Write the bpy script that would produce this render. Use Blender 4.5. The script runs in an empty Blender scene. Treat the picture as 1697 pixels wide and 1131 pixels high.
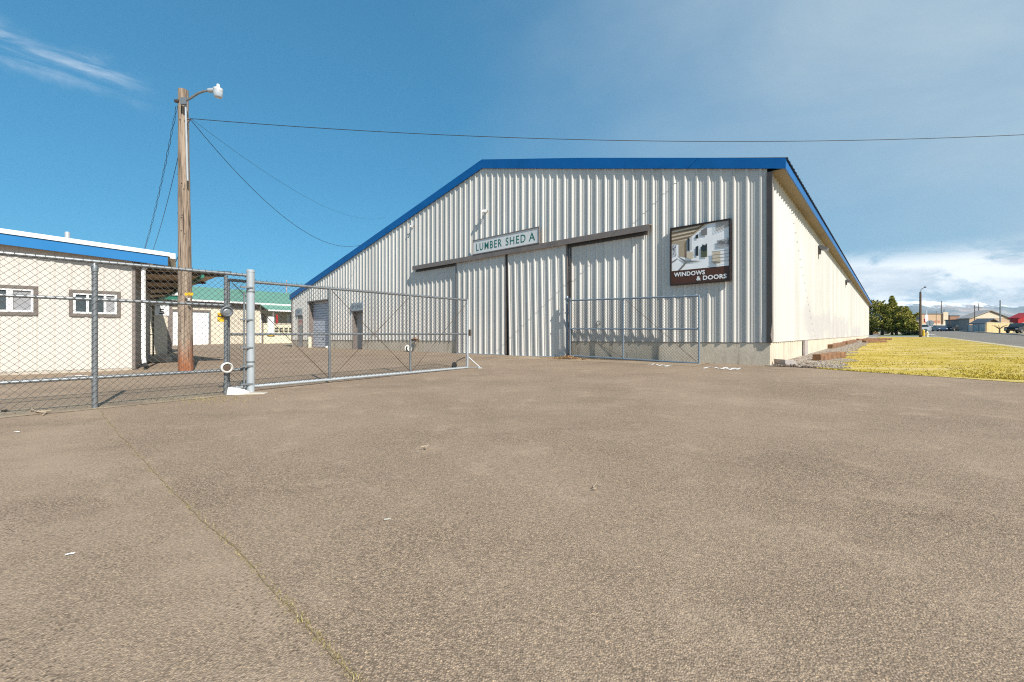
import bpy, bmesh, math, random
from mathutils import Vector, Matrix, noise as mnoise
random.seed(7)
scene = bpy.context.scene
COL = scene.collection
V = Vector
# ---------------------------------------------------------------- survey of the site
F, CX, HZ, EYE = 715.0, 848.5, 557.0, 0.95       # lens and eye height worked out from the photograph
D2 = V((0.66019, 0.75105, 0)); ND = V((0.75105, -0.66019, 0)); D1 = -ND; UP = V((0, 0, 1))
ZT = [(-9000, 0), (0.6, 0), (2.5, .025), (3.9, .06), (7.4, .13), (11.9, .23), (73, .79), (90, 1.07), (132, 1.75), (141, 1.95), (281, 3.6), (1000, 10), (9000, 80)]
def zt(s):
    for (a, za), (b, zb) in zip(ZT, ZT[1:]):
        if s <= b: return za + (zb - za) * (s - a) / (b - a)
    return ZT[-1][1]
def P(s, n, z=0.0, rel=True):
    p = D2 * s + ND * n
    p.z = z + (zt(s) if rel else 0)
    return p
def sn(p): return p.dot(D2), p.dot(ND)
def gz(p): return zt(p.x * D2.x + p.y * D2.y)
def hit(p0, d, px):
    k = (px - CX) / F
    t = (k * p0.y - p0.x) / (d.x - k * d.y)
    return t
def hz(p0, d, px, py):                     # parameter along a line and the height seen there
    t = hit(p0, d, px); q = p0 + d * t
    return t, EYE - (py - HZ) * q.y / F
def G(px, py):                             # point on the ground
    k = (px - CX) / F; Y = 3.0
    for _ in range(60):
        z = zt(k * Y * D2.x + Y * D2.y)
        Yn = (EYE - z) * F / max(py - HZ, .5)
        Y = Y * .5 + Yn * .5
    return V((k * Y, Y, zt(k * Y * D2.x + Y * D2.y)))
def at(px, Y, py=None):
    q = V(((px - CX) / F * Y, Y, 0)); q.z = gz(q) if py is None else EYE - (py - HZ) * Y / F
    return q
# ---------------------------------------------------------------- object helpers
ORG = {}
def tag(o, label=None, cat=None, group=None, kind=None):
    if label: o['label'] = label
    if cat: o['category'] = cat
    if group: o['group'] = group
    if kind: o['kind'] = kind
    return o
def thing(name, loc, label, cat, group=None):
    o = bpy.data.objects.new(name, None); COL.objects.link(o); o.empty_display_size = .2
    o.location = loc; ORG[o.name] = V(loc)
    return tag(o, label, cat, group)
class MB:
    def __init__(s): s.v = []; s.f = []; s.m = []
    def poly(s, pts, mi=0):
        b = len(s.v); s.v += [V(p) for p in pts]; s.f.append(tuple(range(b, b + len(pts)))); s.m.append(mi)
    def box(s, o, a, b, c, mi=0):
        o = V(o); p = [o, o + a, o + a + b, o + b]; q = [x + c for x in p]
        i = len(s.v); s.v += p + q
        for f in ((3, 2, 1, 0), (4, 5, 6, 7), (0, 1, 5, 4), (1, 2, 6, 5), (2, 3, 7, 6), (3, 0, 4, 7)):
            s.f.append(tuple(i + k for k in f)); s.m.append(mi)
    def cbox(s, c, x, y, z, rz=0, mi=0):
        u = V((math.cos(rz), math.sin(rz), 0)); w = V((-math.sin(rz), math.cos(rz), 0))
        s.box(V(c) - u * x / 2 - w * y / 2 - UP * z / 2, u * x, w * y, UP * z, mi)
    def prism(s, pts, vec, mi=0):
        n = len(pts); i = len(s.v); pts = [V(p) for p in pts]
        s.v += pts + [p + vec for p in pts]
        s.f.append(tuple(range(i, i + n))); s.m.append(mi)
        s.f.append(tuple(range(i + 2 * n - 1, i + n - 1, -1))); s.m.append(mi)
        for k in range(n):
            l = (k + 1) % n; s.f.append((i + k, i + n + k, i + n + l, i + l)); s.m.append(mi)
    def tube(s, pts, r, n=8, cap=True, mi=0):
        pts = [V(p) for p in pts]; rs = r if isinstance(r, (list, tuple)) else [r] * len(pts)
        prev = None; rings = []
        for k, p in enumerate(pts):
            t = (pts[min(k + 1, len(pts) - 1)] - pts[max(k - 1, 0)]).normalized()
            if prev is None:
                a = t.orthogonal().normalized()
            else:
                a = (prev - t * prev.dot(t)).normalized()
            prev = a; b = t.cross(a); i = len(s.v)
            s.v += [p + (a * math.cos(2 * math.pi * j / n) + b * math.sin(2 * math.pi * j / n)) * rs[k] for j in range(n)]
            rings.append(i)
        for i0, i1 in zip(rings, rings[1:]):
            for j in range(n):
                l = (j + 1) % n; s.f.append((i0 + j, i0 + l, i1 + l, i1 + j)); s.m.append(mi)
        if cap:
            s.f.append(tuple(rings[0] + j for j in reversed(range(n)))); s.m.append(mi)
            s.f.append(tuple(rings[-1] + j for j in range(n))); s.m.append(mi)
    def lathe(s, prof, base, axis=UP, n=14, mi=0):
        axis = V(axis).normalized(); a = axis.orthogonal().normalized(); b = axis.cross(a); rings = []
        for r, h in prof:
            i = len(s.v); rings.append(i)
            s.v += [V(base) + axis * h + (a * math.cos(2 * math.pi * j / n) + b * math.sin(2 * math.pi * j / n)) * max(r, 1e-4) for j in range(n)]
        for i0, i1 in zip(rings, rings[1:]):
            for j in range(n):
                l = (j + 1) % n; s.f.append((i0 + j, i0 + l, i1 + l, i1 + j)); s.m.append(mi)
        s.f.append(tuple(rings[0] + j for j in reversed(range(n)))); s.m.append(mi)
        s.f.append(tuple(rings[-1] + j for j in range(n))); s.m.append(mi)
    def build(s, name, mats, parent=None, origin=None, smooth=False, bevel=0, fixn=True):
        if parent is not None: org = ORG[parent.name]
        elif origin is not None: org = V(origin)
        else: org = V((0, 0, 0))
        me = bpy.data.meshes.new(name)
        me.from_pydata([tuple(p - org) for p in s.v], [], s.f)
        if not isinstance(mats, (list, tuple)): mats = [mats]
        for m in mats: me.materials.append(m)
        if len(mats) > 1:
            me.polygons.foreach_set('material_index', s.m)
        if fixn:
            bm = bmesh.new(); bm.from_mesh(me); bmesh.ops.recalc_face_normals(bm, faces=bm.faces); bm.to_mesh(me); bm.free()
        if smooth:
            me.polygons.foreach_set('use_smooth', [True] * len(me.polygons))
            try: me.set_sharp_from_angle(angle=math.radians(40))
            except Exception: pass
        me.update()
        o = bpy.data.objects.new(name, me); COL.objects.link(o)
        if parent is not None:
            o.parent = parent; ORG[o.name] = org
        else:
            o.location = org; ORG[o.name] = org
        if bevel:
            md = o.modifiers.new('bevel', 'BEVEL'); md.width = bevel; md.segments = 2; md.limit_method = 'ANGLE'
        return o
def copy_tree(o, parent=None):
    c = o.copy(); COL.objects.link(c)
    if parent is not None: c.parent = parent
    for ch in list(o.children): copy_tree(ch, c)
    return c
def text_mb(mb, txt, o, u, v, size, width=None, bold=0.0, depth=.004, mi=0, space=1.0):
    cu = bpy.data.curves.new('lettering', 'FONT'); cu.body = txt; cu.size = 1; cu.offset = bold; cu.extrude = 0; cu.resolution_u = 3; cu.space_character = space
    ob = bpy.data.objects.new('lettering', cu); COL.objects.link(ob)
    bpy.context.view_layer.update()
    me = bpy.data.meshes.new_from_object(ob.evaluated_get(bpy.context.evaluated_depsgraph_get()))
    xs = [p.co.x for p in me.vertices]; ys = [p.co.y for p in me.vertices]
    x0, x1, y0, y1 = min(xs), max(xs), min(ys), max(ys)
    sy = size / (y1 - y0); sx = sy if width is None else width / (x1 - x0)
    w = u.cross(v).normalized()
    b = len(mb.v)
    mb.v += [V(o) + u * ((p.co.x - x0) * sx) + v * ((p.co.y - y0) * sy) + w * depth for p in me.vertices]
    for p in me.polygons: mb.f.append(tuple(b + k for k in p.vertices)); mb.m.append(mi)
    bpy.data.objects.remove(ob); bpy.data.curves.remove(cu); bpy.data.meshes.remove(me)
# ---------------------------------------------------------------- materials
def nodes(name):
    m = bpy.data.materials.new(name); m.use_nodes = True
    nt = m.node_tree; bs = nt.nodes['Principled BSDF']
    return m, nt, bs
def N(nt, t, **kw):
    n = nt.nodes.new(t)
    for k, v in kw.items(): setattr(n, k, v)
    return n
def noise_tex(nt, vec, scale, detail=5, rough=.6, dist=0):
    n = N(nt, 'ShaderNodeTexNoise'); n.inputs['Scale'].default_value = scale; n.inputs['Detail'].default_value = detail
    n.inputs['Roughness'].default_value = rough; n.inputs['Distortion'].default_value = dist
    nt.links.new(vec, n.inputs['Vector']); return n.outputs['Fac']
def ramp(nt, fac, stops):
    r = N(nt, 'ShaderNodeValToRGB'); e = r.color_ramp.elements
    while len(e) < len(stops): e.new(.5)
    for k, (p, c) in enumerate(stops):
        e[k].position = p; e[k].color = (c, c, c, 1) if isinstance(c, (int, float)) else (*c, 1)
    nt.links.new(fac, r.inputs['Fac']); return r.outputs['Color']
def mix(nt, fac, a, b, mode='MIX'):
    n = N(nt, 'ShaderNodeMix', data_type='RGBA', blend_type=mode)
    for sock, val in ((n.inputs[0], fac), (n.inputs[6], a), (n.inputs[7], b)):
        if isinstance(val, (int, float)): sock.default_value = val
        elif isinstance(val, tuple): sock.default_value = (*val, 1)
        else: nt.links.new(val, sock)
    return n.outputs[2]
def mapping(nt, scale=(1, 1, 1), src='Object', loc=(0, 0, 0), rot=(0, 0, 0)):
    tc = N(nt, 'ShaderNodeTexCoord'); mp = N(nt, 'ShaderNodeMapping'); mp.inputs['Scale'].default_value = scale
    mp.inputs['Location'].default_value = loc; mp.inputs['Rotation'].default_value = rot
    nt.links.new(tc.outputs[src], mp.inputs['Vector']); return mp.outputs['Vector']
def bump(nt, bs, h, strength, dist):
    b = N(nt, 'ShaderNodeBump'); b.inputs['Strength'].default_value = strength; b.inputs['Distance'].default_value = dist
    nt.links.new(h, b.inputs['Height']); nt.links.new(b.outputs['Normal'], bs.inputs['Normal'])
def mat(name, col, rough=.6, metal=0, var=.12, vs=2.5, sc=(1, 1, 1), bs_=0, bscale=60, bdist=.004, dirt=None, dirt_amt=.5, dirt_sc=1.2, spec=None):
    m, nt, bs = nodes(name)
    v = mapping(nt, sc)
    n1 = noise_tex(nt, v, vs, 6, .65)
    lo = tuple(c * (1 - var) for c in col); hi = tuple(min(1, c * (1 + var)) for c in col)
    c = ramp(nt, n1, [(.3, lo), (.7, hi)])
    if dirt:
        n2 = noise_tex(nt, v, dirt_sc, 8, .7, .4)
        f = ramp(nt, n2, [(.5, 0.0), (.72, dirt_amt)])
        c = mix(nt, f, c, dirt)
    nt.links.new(c, bs.inputs['Base Color'])
    rr = ramp(nt, n1, [(.2, max(0, rough - .08)), (.8, min(1, rough + .08))]); nt.links.new(rr, bs.inputs['Roughness'])
    bs.inputs['Metallic'].default_value = metal
    if spec is not None: bs.inputs['Specular IOR Level'].default_value = spec
    if bs_:
        bump(nt, bs, noise_tex(nt, v, bscale, 4, .6), bs_, bdist)
    return m
M = {}
def siding(name, col, streak=(.45, .41, .34), amt=.35, patch=None, panel=None):
    m, nt, bs = nodes(name)
    v = mapping(nt, (2.2, 2.2, .12)); v2 = mapping(nt, (1, 1, 1))
    n1 = noise_tex(nt, v, 2.0, 8, .7); n2 = noise_tex(nt, v2, .35, 5, .6); n3 = noise_tex(nt, v2, 9, 4, .6)
    c = ramp(nt, n2, [(.3, tuple(x * .93 for x in col)), (.7, tuple(min(1, x * 1.05) for x in col))])
    c = mix(nt, ramp(nt, n1, [(.50, 0.0), (.76, amt)]), c, streak)
    c = mix(nt, ramp(nt, n3, [(.70, 0.0), (.8, .12)]), c, streak)
    if panel:
        tc = N(nt, 'ShaderNodeTexCoord'); dt = N(nt, 'ShaderNodeVectorMath', operation='DOT_PRODUCT'); dt.inputs[1].default_value = tuple(panel); nt.links.new(tc.outputs['Object'], dt.inputs[0])
        q = N(nt, 'ShaderNodeMath', operation='MULTIPLY'); q.inputs[1].default_value = 1 / .915; nt.links.new(dt.outputs['Value'], q.inputs[0]); fl = N(nt, 'ShaderNodeMath', operation='FLOOR'); nt.links.new(q.outputs[0], fl.inputs[0])
        wn = N(nt, 'ShaderNodeTexWhiteNoise', noise_dimensions='1D'); nt.links.new(fl.outputs[0], wn.inputs['W'])
        c = mix(nt, 1.0, c, ramp(nt, wn.outputs['Value'], [(0, .90), (1, 1.06)]), 'MULTIPLY')
        fr = N(nt, 'ShaderNodeMath', operation='FRACT'); nt.links.new(q.outputs[0], fr.inputs[0])
        c = mix(nt, ramp(nt, fr.outputs[0], [(.012, .45), (.02, 0.0)]), c, (.2, .18, .16))
    if patch:
        c = patch(nt, c)
    nt.links.new(c, bs.inputs['Base Color']); bs.inputs['Roughness'].default_value = .42
    bump(nt, bs, noise_tex(nt, mapping(nt, (1.2, 1.2, .5)), 1.5, 3, .5), .25, .02)
    return m
def side_patch(nt, c):          # old grey overpainted graffiti on the long wall, a stain with its own outline
    tc = N(nt, 'ShaderNodeTexCoord'); 
    d = N(nt, 'ShaderNodeVectorMath', operation='DOT_PRODUCT'); d.inputs[1].default_value = tuple(D2); nt.links.new(tc.outputs['Object'], d.inputs[0])
    sx = N(nt, 'ShaderNodeSeparateXYZ'); nt.links.new(tc.outputs['Object'], sx.inputs[0])
    nz = noise_tex(nt, mapping(nt, (.5, .5, .8)), 1.0, 6, .65)
    def M2(op, a, b):
        q = N(nt, 'ShaderNodeMath', operation=op)
        for i, x in enumerate((a, b)):
            if isinstance(x, (int, float)): q.inputs[i].default_value = x
            else: nt.links.new(x, q.inputs[i])
        return q.outputs[0]
    off = M2('MULTIPLY', M2('SUBTRACT', nz, .5), 2.2)
    sS = M2('ADD', d.outputs['Value'], M2('MULTIPLY', off, 2.0)); sZ = M2('ADD', sx.outputs['Z'], off)
    def win(x, a, b, w):
        r1 = N(nt, 'ShaderNodeMapRange'); r1.inputs['From Min'].default_value = a; r1.inputs['From Max'].default_value = a + w; nt.links.new(x, r1.inputs['Value'])
        r2 = N(nt, 'ShaderNodeMapRange'); r2.inputs['From Min'].default_value = b; r2.inputs['From Max'].default_value = b - w; nt.links.new(x, r2.inputs['Value'])
        return M2('MULTIPLY', r1.outputs[0], r2.outputs[0])
    a = M2('MULTIPLY', win(sS, -25.5, -4, 1.2), win(sZ, .5, 1.9, .25))
    b = M2('MULTIPLY', win(sS, -2, 11, 1.5), win(sZ, .5, 1.6, .4))
    f = M2('MULTIPLY', M2('MAXIMUM', a, b), .6)
    return mix(nt, f, c, (.47, .44, .445))
M['siding'] = siding('painted_siding', (.67, .635, .58), panel=D1)
M['side_siding'] = siding('painted_side_siding', (.60, .58, .535), amt=.16, patch=side_patch, panel=D2)
M['office_siding'] = siding('cream_siding', (.59, .55, .495), streak=(.5, .42, .33), amt=.12)
M['tan_wall'] = mat('tan_wall', (.64, .57, .455), .6, var=.08, vs=.8)
M['blue'] = mat('blue_fascia', (.006, .115, .35), .4, var=.12, vs=.7, dirt=(.004, .065, .24), dirt_amt=.5, spec=.25)
M['office_blue'] = mat('office_blue_fascia', (.003, .16, .41), .45, var=.05, vs=.7)
M['brown_trim'] = mat('brown_trim', (.20, .165, .145), .5, var=.12, vs=2, dirt=(.10, .08, .07), dirt_amt=.5)
M['dark_trim'] = mat('dark_trim', (.06, .05, .045), .5, var=.2)
M['soffit'] = mat('soffit_board', (.27, .205, .13), .7, var=.15, vs=.7, sc=(1, 1, 1))
M['roof_dark'] = mat('roof_metal', (.10, .11, .13), .45, metal=.3, var=.15)
M['black_void'] = mat('interior_shade_black', (.015, .014, .013), .8)
M['galv'] = mat('galvanised_steel', (.22, .235, .245), .45, metal=.45, var=.15, vs=7, dirt=(.25, .23, .2), dirt_amt=.4, dirt_sc=5)
M['galv_paint'] = mat('pale_grey_paint', (.42, .455, .48), .45, metal=.2, var=.08, vs=4, dirt=(.35, .33, .3), dirt_amt=.5, dirt_sc=3)
M['wire'] = mat('chain_link_wire', (.12, .12, .115), .55, metal=.3, var=.2, vs=5)
M['rust'] = mat('rusty_rod', (.10, .07, .05), .7, metal=.3, var=.3)
M['gate_blue'] = mat('blue_grey_pipe', (.21, .26, .31), .45, metal=.35, var=.12, vs=5)
M['white'] = mat('white_paint', (.80, .80, .78), .45, var=.04)
M['dirty_white'] = mat('dirty_white', (.72, .70, .66), .6, var=.08, dirt=(.4, .33, .25), dirt_amt=.7, dirt_sc=3)
M['sign_white'] = mat('sign_board', (.74, .74, .72), .5, var=.04, dirt=(.55, .52, .48), dirt_amt=.4)
M['green_letter'] = mat('green_letter', (.012, .16, .125), .5, var=.1)
M['sign_brown'] = mat('sign_brown', (.085, .028, .010), .35, var=.12, vs=3)
M['frame_brown'] = mat('sign_frame', (.030, .017, .011), .4, var=.2)
M['glass'] = mat('window_glass', (.05, .065, .07), .08, var=.3, vs=1.5)
M['glass_pale'] = mat('screened_glass', (.30, .30, .31), .25, var=.08, vs=2)
M['green_roof'] = mat('green_roof', (.15, .31, .225), .5, var=.08, vs=.5)
M['green_trim'] = mat('green_trim', (.015, .17, .11), .5)
M['door_grey'] = mat('grey_door', (.36, .36, .35), .5, var=.08, vs=2)
M['yellow'] = mat('yellow_paint', (.75, .45, .02), .5, var=.06)
M['cream'] = mat('cream_paint', (.70, .65, .47), .6, var=.08)
M['red'] = mat('red_paint', (.36, .010, .012), .5, var=.1)
M['pink'] = mat('faded_red', (.62, .42, .38), .6)
M['tyre'] = mat('tyre_rubber', (.02, .02, .02), .8, var=.2)
M['concrete'] = mat('pale_concrete', (.47, .42, .35), .85, var=.12, vs=2, bs_=.4, bscale=30, dirt=(.28, .22, .16), dirt_amt=.55, dirt_sc=1.1)
M['blk'] = mat('grey_block', (.40, .35, .32), .9, var=.15, vs=8, bs_=.5, bscale=60)
M['timber'] = mat('weathered_timber', (.23, .115, .055), .85, var=.45, vs=5, sc=(1, 1, 1), bs_=.7, bscale=25, bdist=.01, dirt=(.07, .04, .025), dirt_amt=.8, dirt_sc=4)
M['chips'] = mat('wood_chips', (.40, .22, .09), .9, var=.45, vs=30)
M['rubber_black'] = mat('black_cable', (.025, .027, .03), .6)
def foundation():
    m, nt, bs = nodes('foundation_concrete')
    v = mapping(nt, (1, 1, 1)); vz = mapping(nt, (3, 3, .35))
    c = ramp(nt, noise_tex(nt, v, 1.3, 7, .65), [(.3, (.55, .47, .36)), (.7, (.70, .61, .48))])
    c = mix(nt, ramp(nt, noise_tex(nt, vz, 1.6, 7, .7), [(.55, 0.0), (.7, .75)]), c, (.20, .14, .09))
    c = mix(nt, ramp(nt, noise_tex(nt, v, 30, 4, .7), [(.62, 0.0), (.7, .5)]), c, (.2, .15, .1))
    vo = N(nt, 'ShaderNodeTexVoronoi', feature='DISTANCE_TO_EDGE'); vo.inputs['Scale'].default_value = .55; nt.links.new(mapping(nt, (1, 1, .7), loc=(3, 1, 0)), vo.inputs['Vector'])
    nt.links.new(c, bs.inputs['Base Color']); bs.inputs['Roughness'].default_value = .9
    bump(nt, bs, noise_tex(nt, v, 14, 6, .7), .5, .012)
    return m
M['found'] = foundation()
def asphalt(name, base, stones, dusty, yard=True, patchy=1.0):
    m, nt, bs = nodes(name)
    v = mapping(nt, (1, 1, 1))
    vo = N(nt, 'ShaderNodeTexVoronoi'); vo.inputs['Scale'].default_value = 155; vo.inputs['Randomness'].default_value = 1
    nt.links.new(v, vo.inputs['Vector'])
    sepc = N(nt, 'ShaderNodeSeparateColor'); nt.links.new(vo.outputs['Color'], sepc.inputs[0])
    stone = ramp(nt, sepc.outputs[0], [(0.0, tuple(c * .42 for c in stones)), (.3, tuple(c * .9 for c in stones)), (.7, tuple(c * 1.22 for c in stones)), (.9, tuple(c * 1.45 for c in stones)), (1, (stones[0] * 1.9, stones[1] * 1.8, stones[2] * 1.6))])
    gap = ramp(nt, vo.outputs['Distance'], [(.38, 0.0), (.75, .85)])
    c = mix(nt, gap, stone, tuple(x * .55 for x in base))
    big = noise_tex(nt, v, .55, 6, .6); mid = noise_tex(nt, v, 2.3, 6, .65, .3); streak = noise_tex(nt, mapping(nt, (.25, 1.1, 1), rot=(0, 0, .85)), 1.6, 6, .65)
    c = mix(nt, ramp(nt, big, [(.35, 0.0), (.68, .6)]), c, dusty)
    c = mix(nt, ramp(nt, mid, [(.55, 0.0), (.70, .5 * patchy)]), c, tuple(x * 1.12 for x in dusty))
    c = mix(nt, ramp(nt, streak, [(.28, .3 * patchy), (.46, 0.0)]), c, tuple(x * .66 for x in base))
    fine = noise_tex(nt, v, 70, 5, .85)
    c = mix(nt, .75, c, ramp(nt, fine, [(.34, .5), (.66, 1.5)]), 'MULTIPLY')
    if yard:
        # older paving left of the seam: coarser, pitted with dark pebbles
        dt = N(nt, 'ShaderNodeVectorMath', operation='DOT_PRODUCT'); a, b = G(165, 680), G(590, 1131); d = (b - a).normalized(); nn = V((d.y, -d.x, 0)); nt.links.new(v, dt.inputs[0]); dt.inputs[1].default_value = tuple(nn)
        mr = N(nt, 'ShaderNodeMapRange'); mr.inputs['From Min'].default_value = nn.dot(a) - .02; mr.inputs['From Max'].default_value = nn.dot(a) + .02; nt.links.new(dt.outputs['Value'], mr.inputs['Value'])
        v2 = N(nt, 'ShaderNodeTexVoronoi'); v2.inputs['Scale'].default_value = 58; nt.links.new(v, v2.inputs['Vector'])
        pit = ramp(nt, v2.outputs['Distance'], [(.16, 1.0), (.40, 0.0)])
        lm = mix(nt, 1.0, ramp(nt, noise_tex(nt, mapping(nt, loc=(4, 2, 0)), 1.1, 6, .65), [(.40, 0.0), (.64, .6)]), mr.outputs[0], 'MULTIPLY')
        c = mix(nt, lm, c, mix(nt, .8, tuple(x * 1.05 for x in dusty), ramp(nt, fine, [(.3, .65), (.7, 1.3)]), 'MULTIPLY'))
        pm = mix(nt, 1.0, pit, ramp(nt, noise_tex(nt, v, 1.6, 5, .6), [(.42, 0.0), (.6, 1.0)]), 'MULTIPLY')
        pm = mix(nt, 1.0, pm, mr.outputs[0], 'MULTIPLY')
        c = mix(nt, pm, c, tuple(x * .5 for x in base))
    nt.links.new(c, bs.inputs['Base Color']); bs.inputs['Roughness'].default_value = .92; bs.inputs['Specular IOR Level'].default_value = .25
    hgt = mix(nt, .5, ramp(nt, vo.outputs['Distance'], [(0, 1.0), (.8, 0.0)]), fine)
    bump(nt, bs, hgt, 1.0, .005)
    return m
M['asphalt'] = asphalt('yard_asphalt', (.215, .155, .106), (.29, .212, .147), (.36, .267, .188))
M['apron'] = asphalt('apron_asphalt', (.28, .208, .14), (.29, .216, .147), (.39, .298, .205), False)
M['road'] = asphalt('road_asphalt', (.19, .17, .145), (.20, .18, .155), (.235, .215, .19), False, .5)
M['drive'] = asphalt('drive_asphalt', (.26, .25, .25), (.28, .27, .26), (.32, .31, .30), False, .4)
def patchy(name, cols, scale=1.2, rough=.95, bsc=30):
    m, nt, bs = nodes(name); v = mapping(nt)
    vs = mapping(nt, (.35, 1.4, 1), rot=(0, 0, -.85))
    a = noise_tex(nt, vs, scale, 7, .62, .3); b = noise_tex(nt, v, scale * 4, 6, .7); f = noise_tex(nt, v, bsc, 4, .8)
    c = ramp(nt, a, [(.36, cols[0]), (.5, cols[1]), (.6, cols[2])])
    c = mix(nt, ramp(nt, b, [(.5, 0.0), (.7, .6)]), c, cols[3])
    c = mix(nt, .7, c, ramp(nt, f, [(.3, .6), (.7, 1.35)]), 'MULTIPLY')
    nt.links.new(c, bs.inputs['Base Color']); bs.inputs['Roughness'].default_value = rough
    bump(nt, bs, f, .6, .02); return m
M['lawn'] = patchy('dry_lawn', [(.34, .25, .012), (.43, .315, .03), (.50, .38, .14), (.56, .44, .24)], 1.0, bsc=26)
M['gravel'] = patchy('gravel', [(.25, .205, .165), (.30, .255, .205), (.36, .31, .26), (.18, .14, .11)], 3, bsc=45)
M['ground'] = patchy('bare_ground', [(.26, .21, .11), (.33, .27, .16), (.38, .32, .22), (.24, .22, .10)], .2, bsc=8)
M['green_lawn'] = patchy('green_lawn', [(.035, .085, .012), (.05, .12, .02), (.07, .14, .03), (.03, .07, .012)], .8, bsc=15)
M['shoulder'] = patchy('sandy_shoulder', [(.42, .35, .2), (.48, .41, .27), (.5, .43, .3), (.36, .29, .14)], 1.5)
def blades(name, a, b, rough=.8):
    m, nt, bs = nodes(name)
    oi = N(nt, 'ShaderNodeNewGeometry')
    c = ramp(nt, oi.outputs['Random Per Island'], [(0, a), (1, b)])
    nt.links.new(c, bs.inputs['Base Color']); bs.inputs['Roughness'].default_value = rough
    return m
M['dry_blades'] = blades('dry_grass', (.38, .285, .014), (.54, .42, .07))
M['weed_blades'] = blades('weed_grass', (.20, .17, .05), (.40, .32, .15))
M['conifer'] = blades('conifer_foliage', (.10, .12, .018), (.46, .39, .06))
M['hedge'] = blades('hedge_foliage', (.012, .022, .006), (.03, .045, .012))
M['shrub'] = blades('dry_shrub', (.30, .17, .04), (.46, .33, .12))
M['bare_twig'] = blades('bare_branches', (.20, .12, .09), (.30, .2, .14))
M['stone'] = blades('loose_stones', (.19, .15, .115), (.42, .35, .285), .9)
M['chip'] = blades('loose_chips', (.30, .14, .05), (.55, .36, .17), .9)
M['paint'] = mat('road_paint', (.72, .70, .66), .8, var=.1, vs=20, dirt=(.25, .21, .17), dirt_amt=.9, dirt_sc=9)
def wood_pole():
    m, nt, bs = nodes('pole_wood')
    v = mapping(nt, (9, 9, .35)); v2 = mapping(nt)
    n1 = noise_tex(nt, v, 3, 8, .7); c = ramp(nt, n1, [(.32, (.10, .068, .045)), (.5, (.30, .225, .165)), (.7, (.45, .355, .27))])
    cr = noise_tex(nt, mapping(nt, (14, 14, .25)), 2.2, 3, .5, .6); c = mix(nt, ramp(nt, cr, [(.36, .9), (.43, 0.0)]), c, (.045, .03, .022))
    sx = N(nt, 'ShaderNodeSeparateXYZ'); nt.links.new(v2, sx.inputs[0])
    ad = N(nt, 'ShaderNodeMath', operation='ADD'); nt.links.new(sx.outputs['Z'], ad.inputs[0]); nt.links.new(noise_tex(nt, mapping(nt, (6, 6, 1)), 1.5, 5, .6), ad.inputs[1])
    st = N(nt, 'ShaderNodeMapRange'); st.inputs['From Min'].default_value = 1.35; st.inputs['From Max'].default_value = .75; nt.links.new(ad.outputs[0], st.inputs['Value'])
    c = mix(nt, st.outputs[0], c, mix(nt, 1.0, c, (1.05, .52, .30), 'MULTIPLY'))
    nt.links.new(c, bs.inputs['Base Color']); bs.inputs['Roughness'].default_value = .9
    bump(nt, bs, n1, .9, .02); return m
M['pole'] = wood_pole()
M['bark'] = mat('bark', (.12, .08, .05), .9, var=.3, vs=6, bs_=.6, bscale=20)

# ---------------------------------------------------------------- setting
def grid(srange, nfun, name, m, dz=0, cols=8, kind='structure'):
    mb = MB(); ss = srange
    rows = []
    for s in ss:
        a, b = nfun(s); row = []
        for j in range(cols + 1):
            row.append(len(mb.v)); mb.v.append(P(s, a + (b - a) * j / cols, dz))
        rows.append(row)
    for r0, r1 in zip(rows, rows[1:]):
        for j in range(cols): mb.f.append((r0[j], r0[j + 1], r1[j + 1], r1[j])); mb.m.append(0)
    o = mb.build(name, m, fixn=False); tag(o, kind=kind)
    return o
def rng(a, b, step):
    k = max(1, int(round((b - a) / step))); return [a + (b - a) * i / k for i in range(k + 1)]
def cut(a, b): return sorted(set([a, b] + [s for s, _ in ZT if a < s < b]))
grid(cut(-5800, 5800), lambda s: (-5800, 5800), 'ground', M['ground'], -.06, 2)
edge = lambda n: 12.0 - .36 * (n + 2.2) + .14 * mnoise.noise(V((n * 1.1, 3, 0))) + .05 * mnoise.noise(V((n * 5, 7, 0)))
mb = MB()
def strip(mb, n0, n1, nk, s0, s1f, sk, dz):
    rows = []
    for i in range(nk + 1):
        n = n0 + (n1 - n0) * i / nk; s1 = s1f(n); row = []
        ss = sorted(set([s0 + (s1 - s0) * j / sk for j in range(sk + 1)]))
        for s in ss: row.append(len(mb.v)); mb.v.append(P(s, n, dz))
        rows.append(row)
    for r0, r1 in zip(rows, rows[1:]):
        for j in range(len(r0) - 1): mb.f.append((r0[j], r1[j], r1[j + 1], r0[j + 1])); mb.m.append(0)
ncols = [(-75 + (72.75) * i / 12, 60.0) for i in range(13)] + [(-2.25 + 6.85 * i / 90, None) for i in range(91)]
ss1 = cut(-30, 9)
rows = []
for n, e in ncols:
    e = e or edge(n); ss = ss1 + [9 + (e - 9) * j / 24 for j in range(1, 25)]
    i0 = len(mb.v); mb.v += [P(q, n, 0) for q in ss]; rows.append(i0)
k1 = len(ss1)
for c, (r0, r1) in enumerate(zip(rows, rows[1:])):
    if c == 12: continue
    for j in range(k1 + 23): mb.f.append((r0 + j, r1 + j, r1 + j + 1, r0 + j + 1)); mb.m.append(0)
mb.build('asphalt_yard', M['asphalt'], fixn=False)['kind'] = 'structure'
mb = MB()
strip(mb, -11.5, -3.6, 60, 10.8, lambda n: 12.2, 4, .004)
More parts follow.
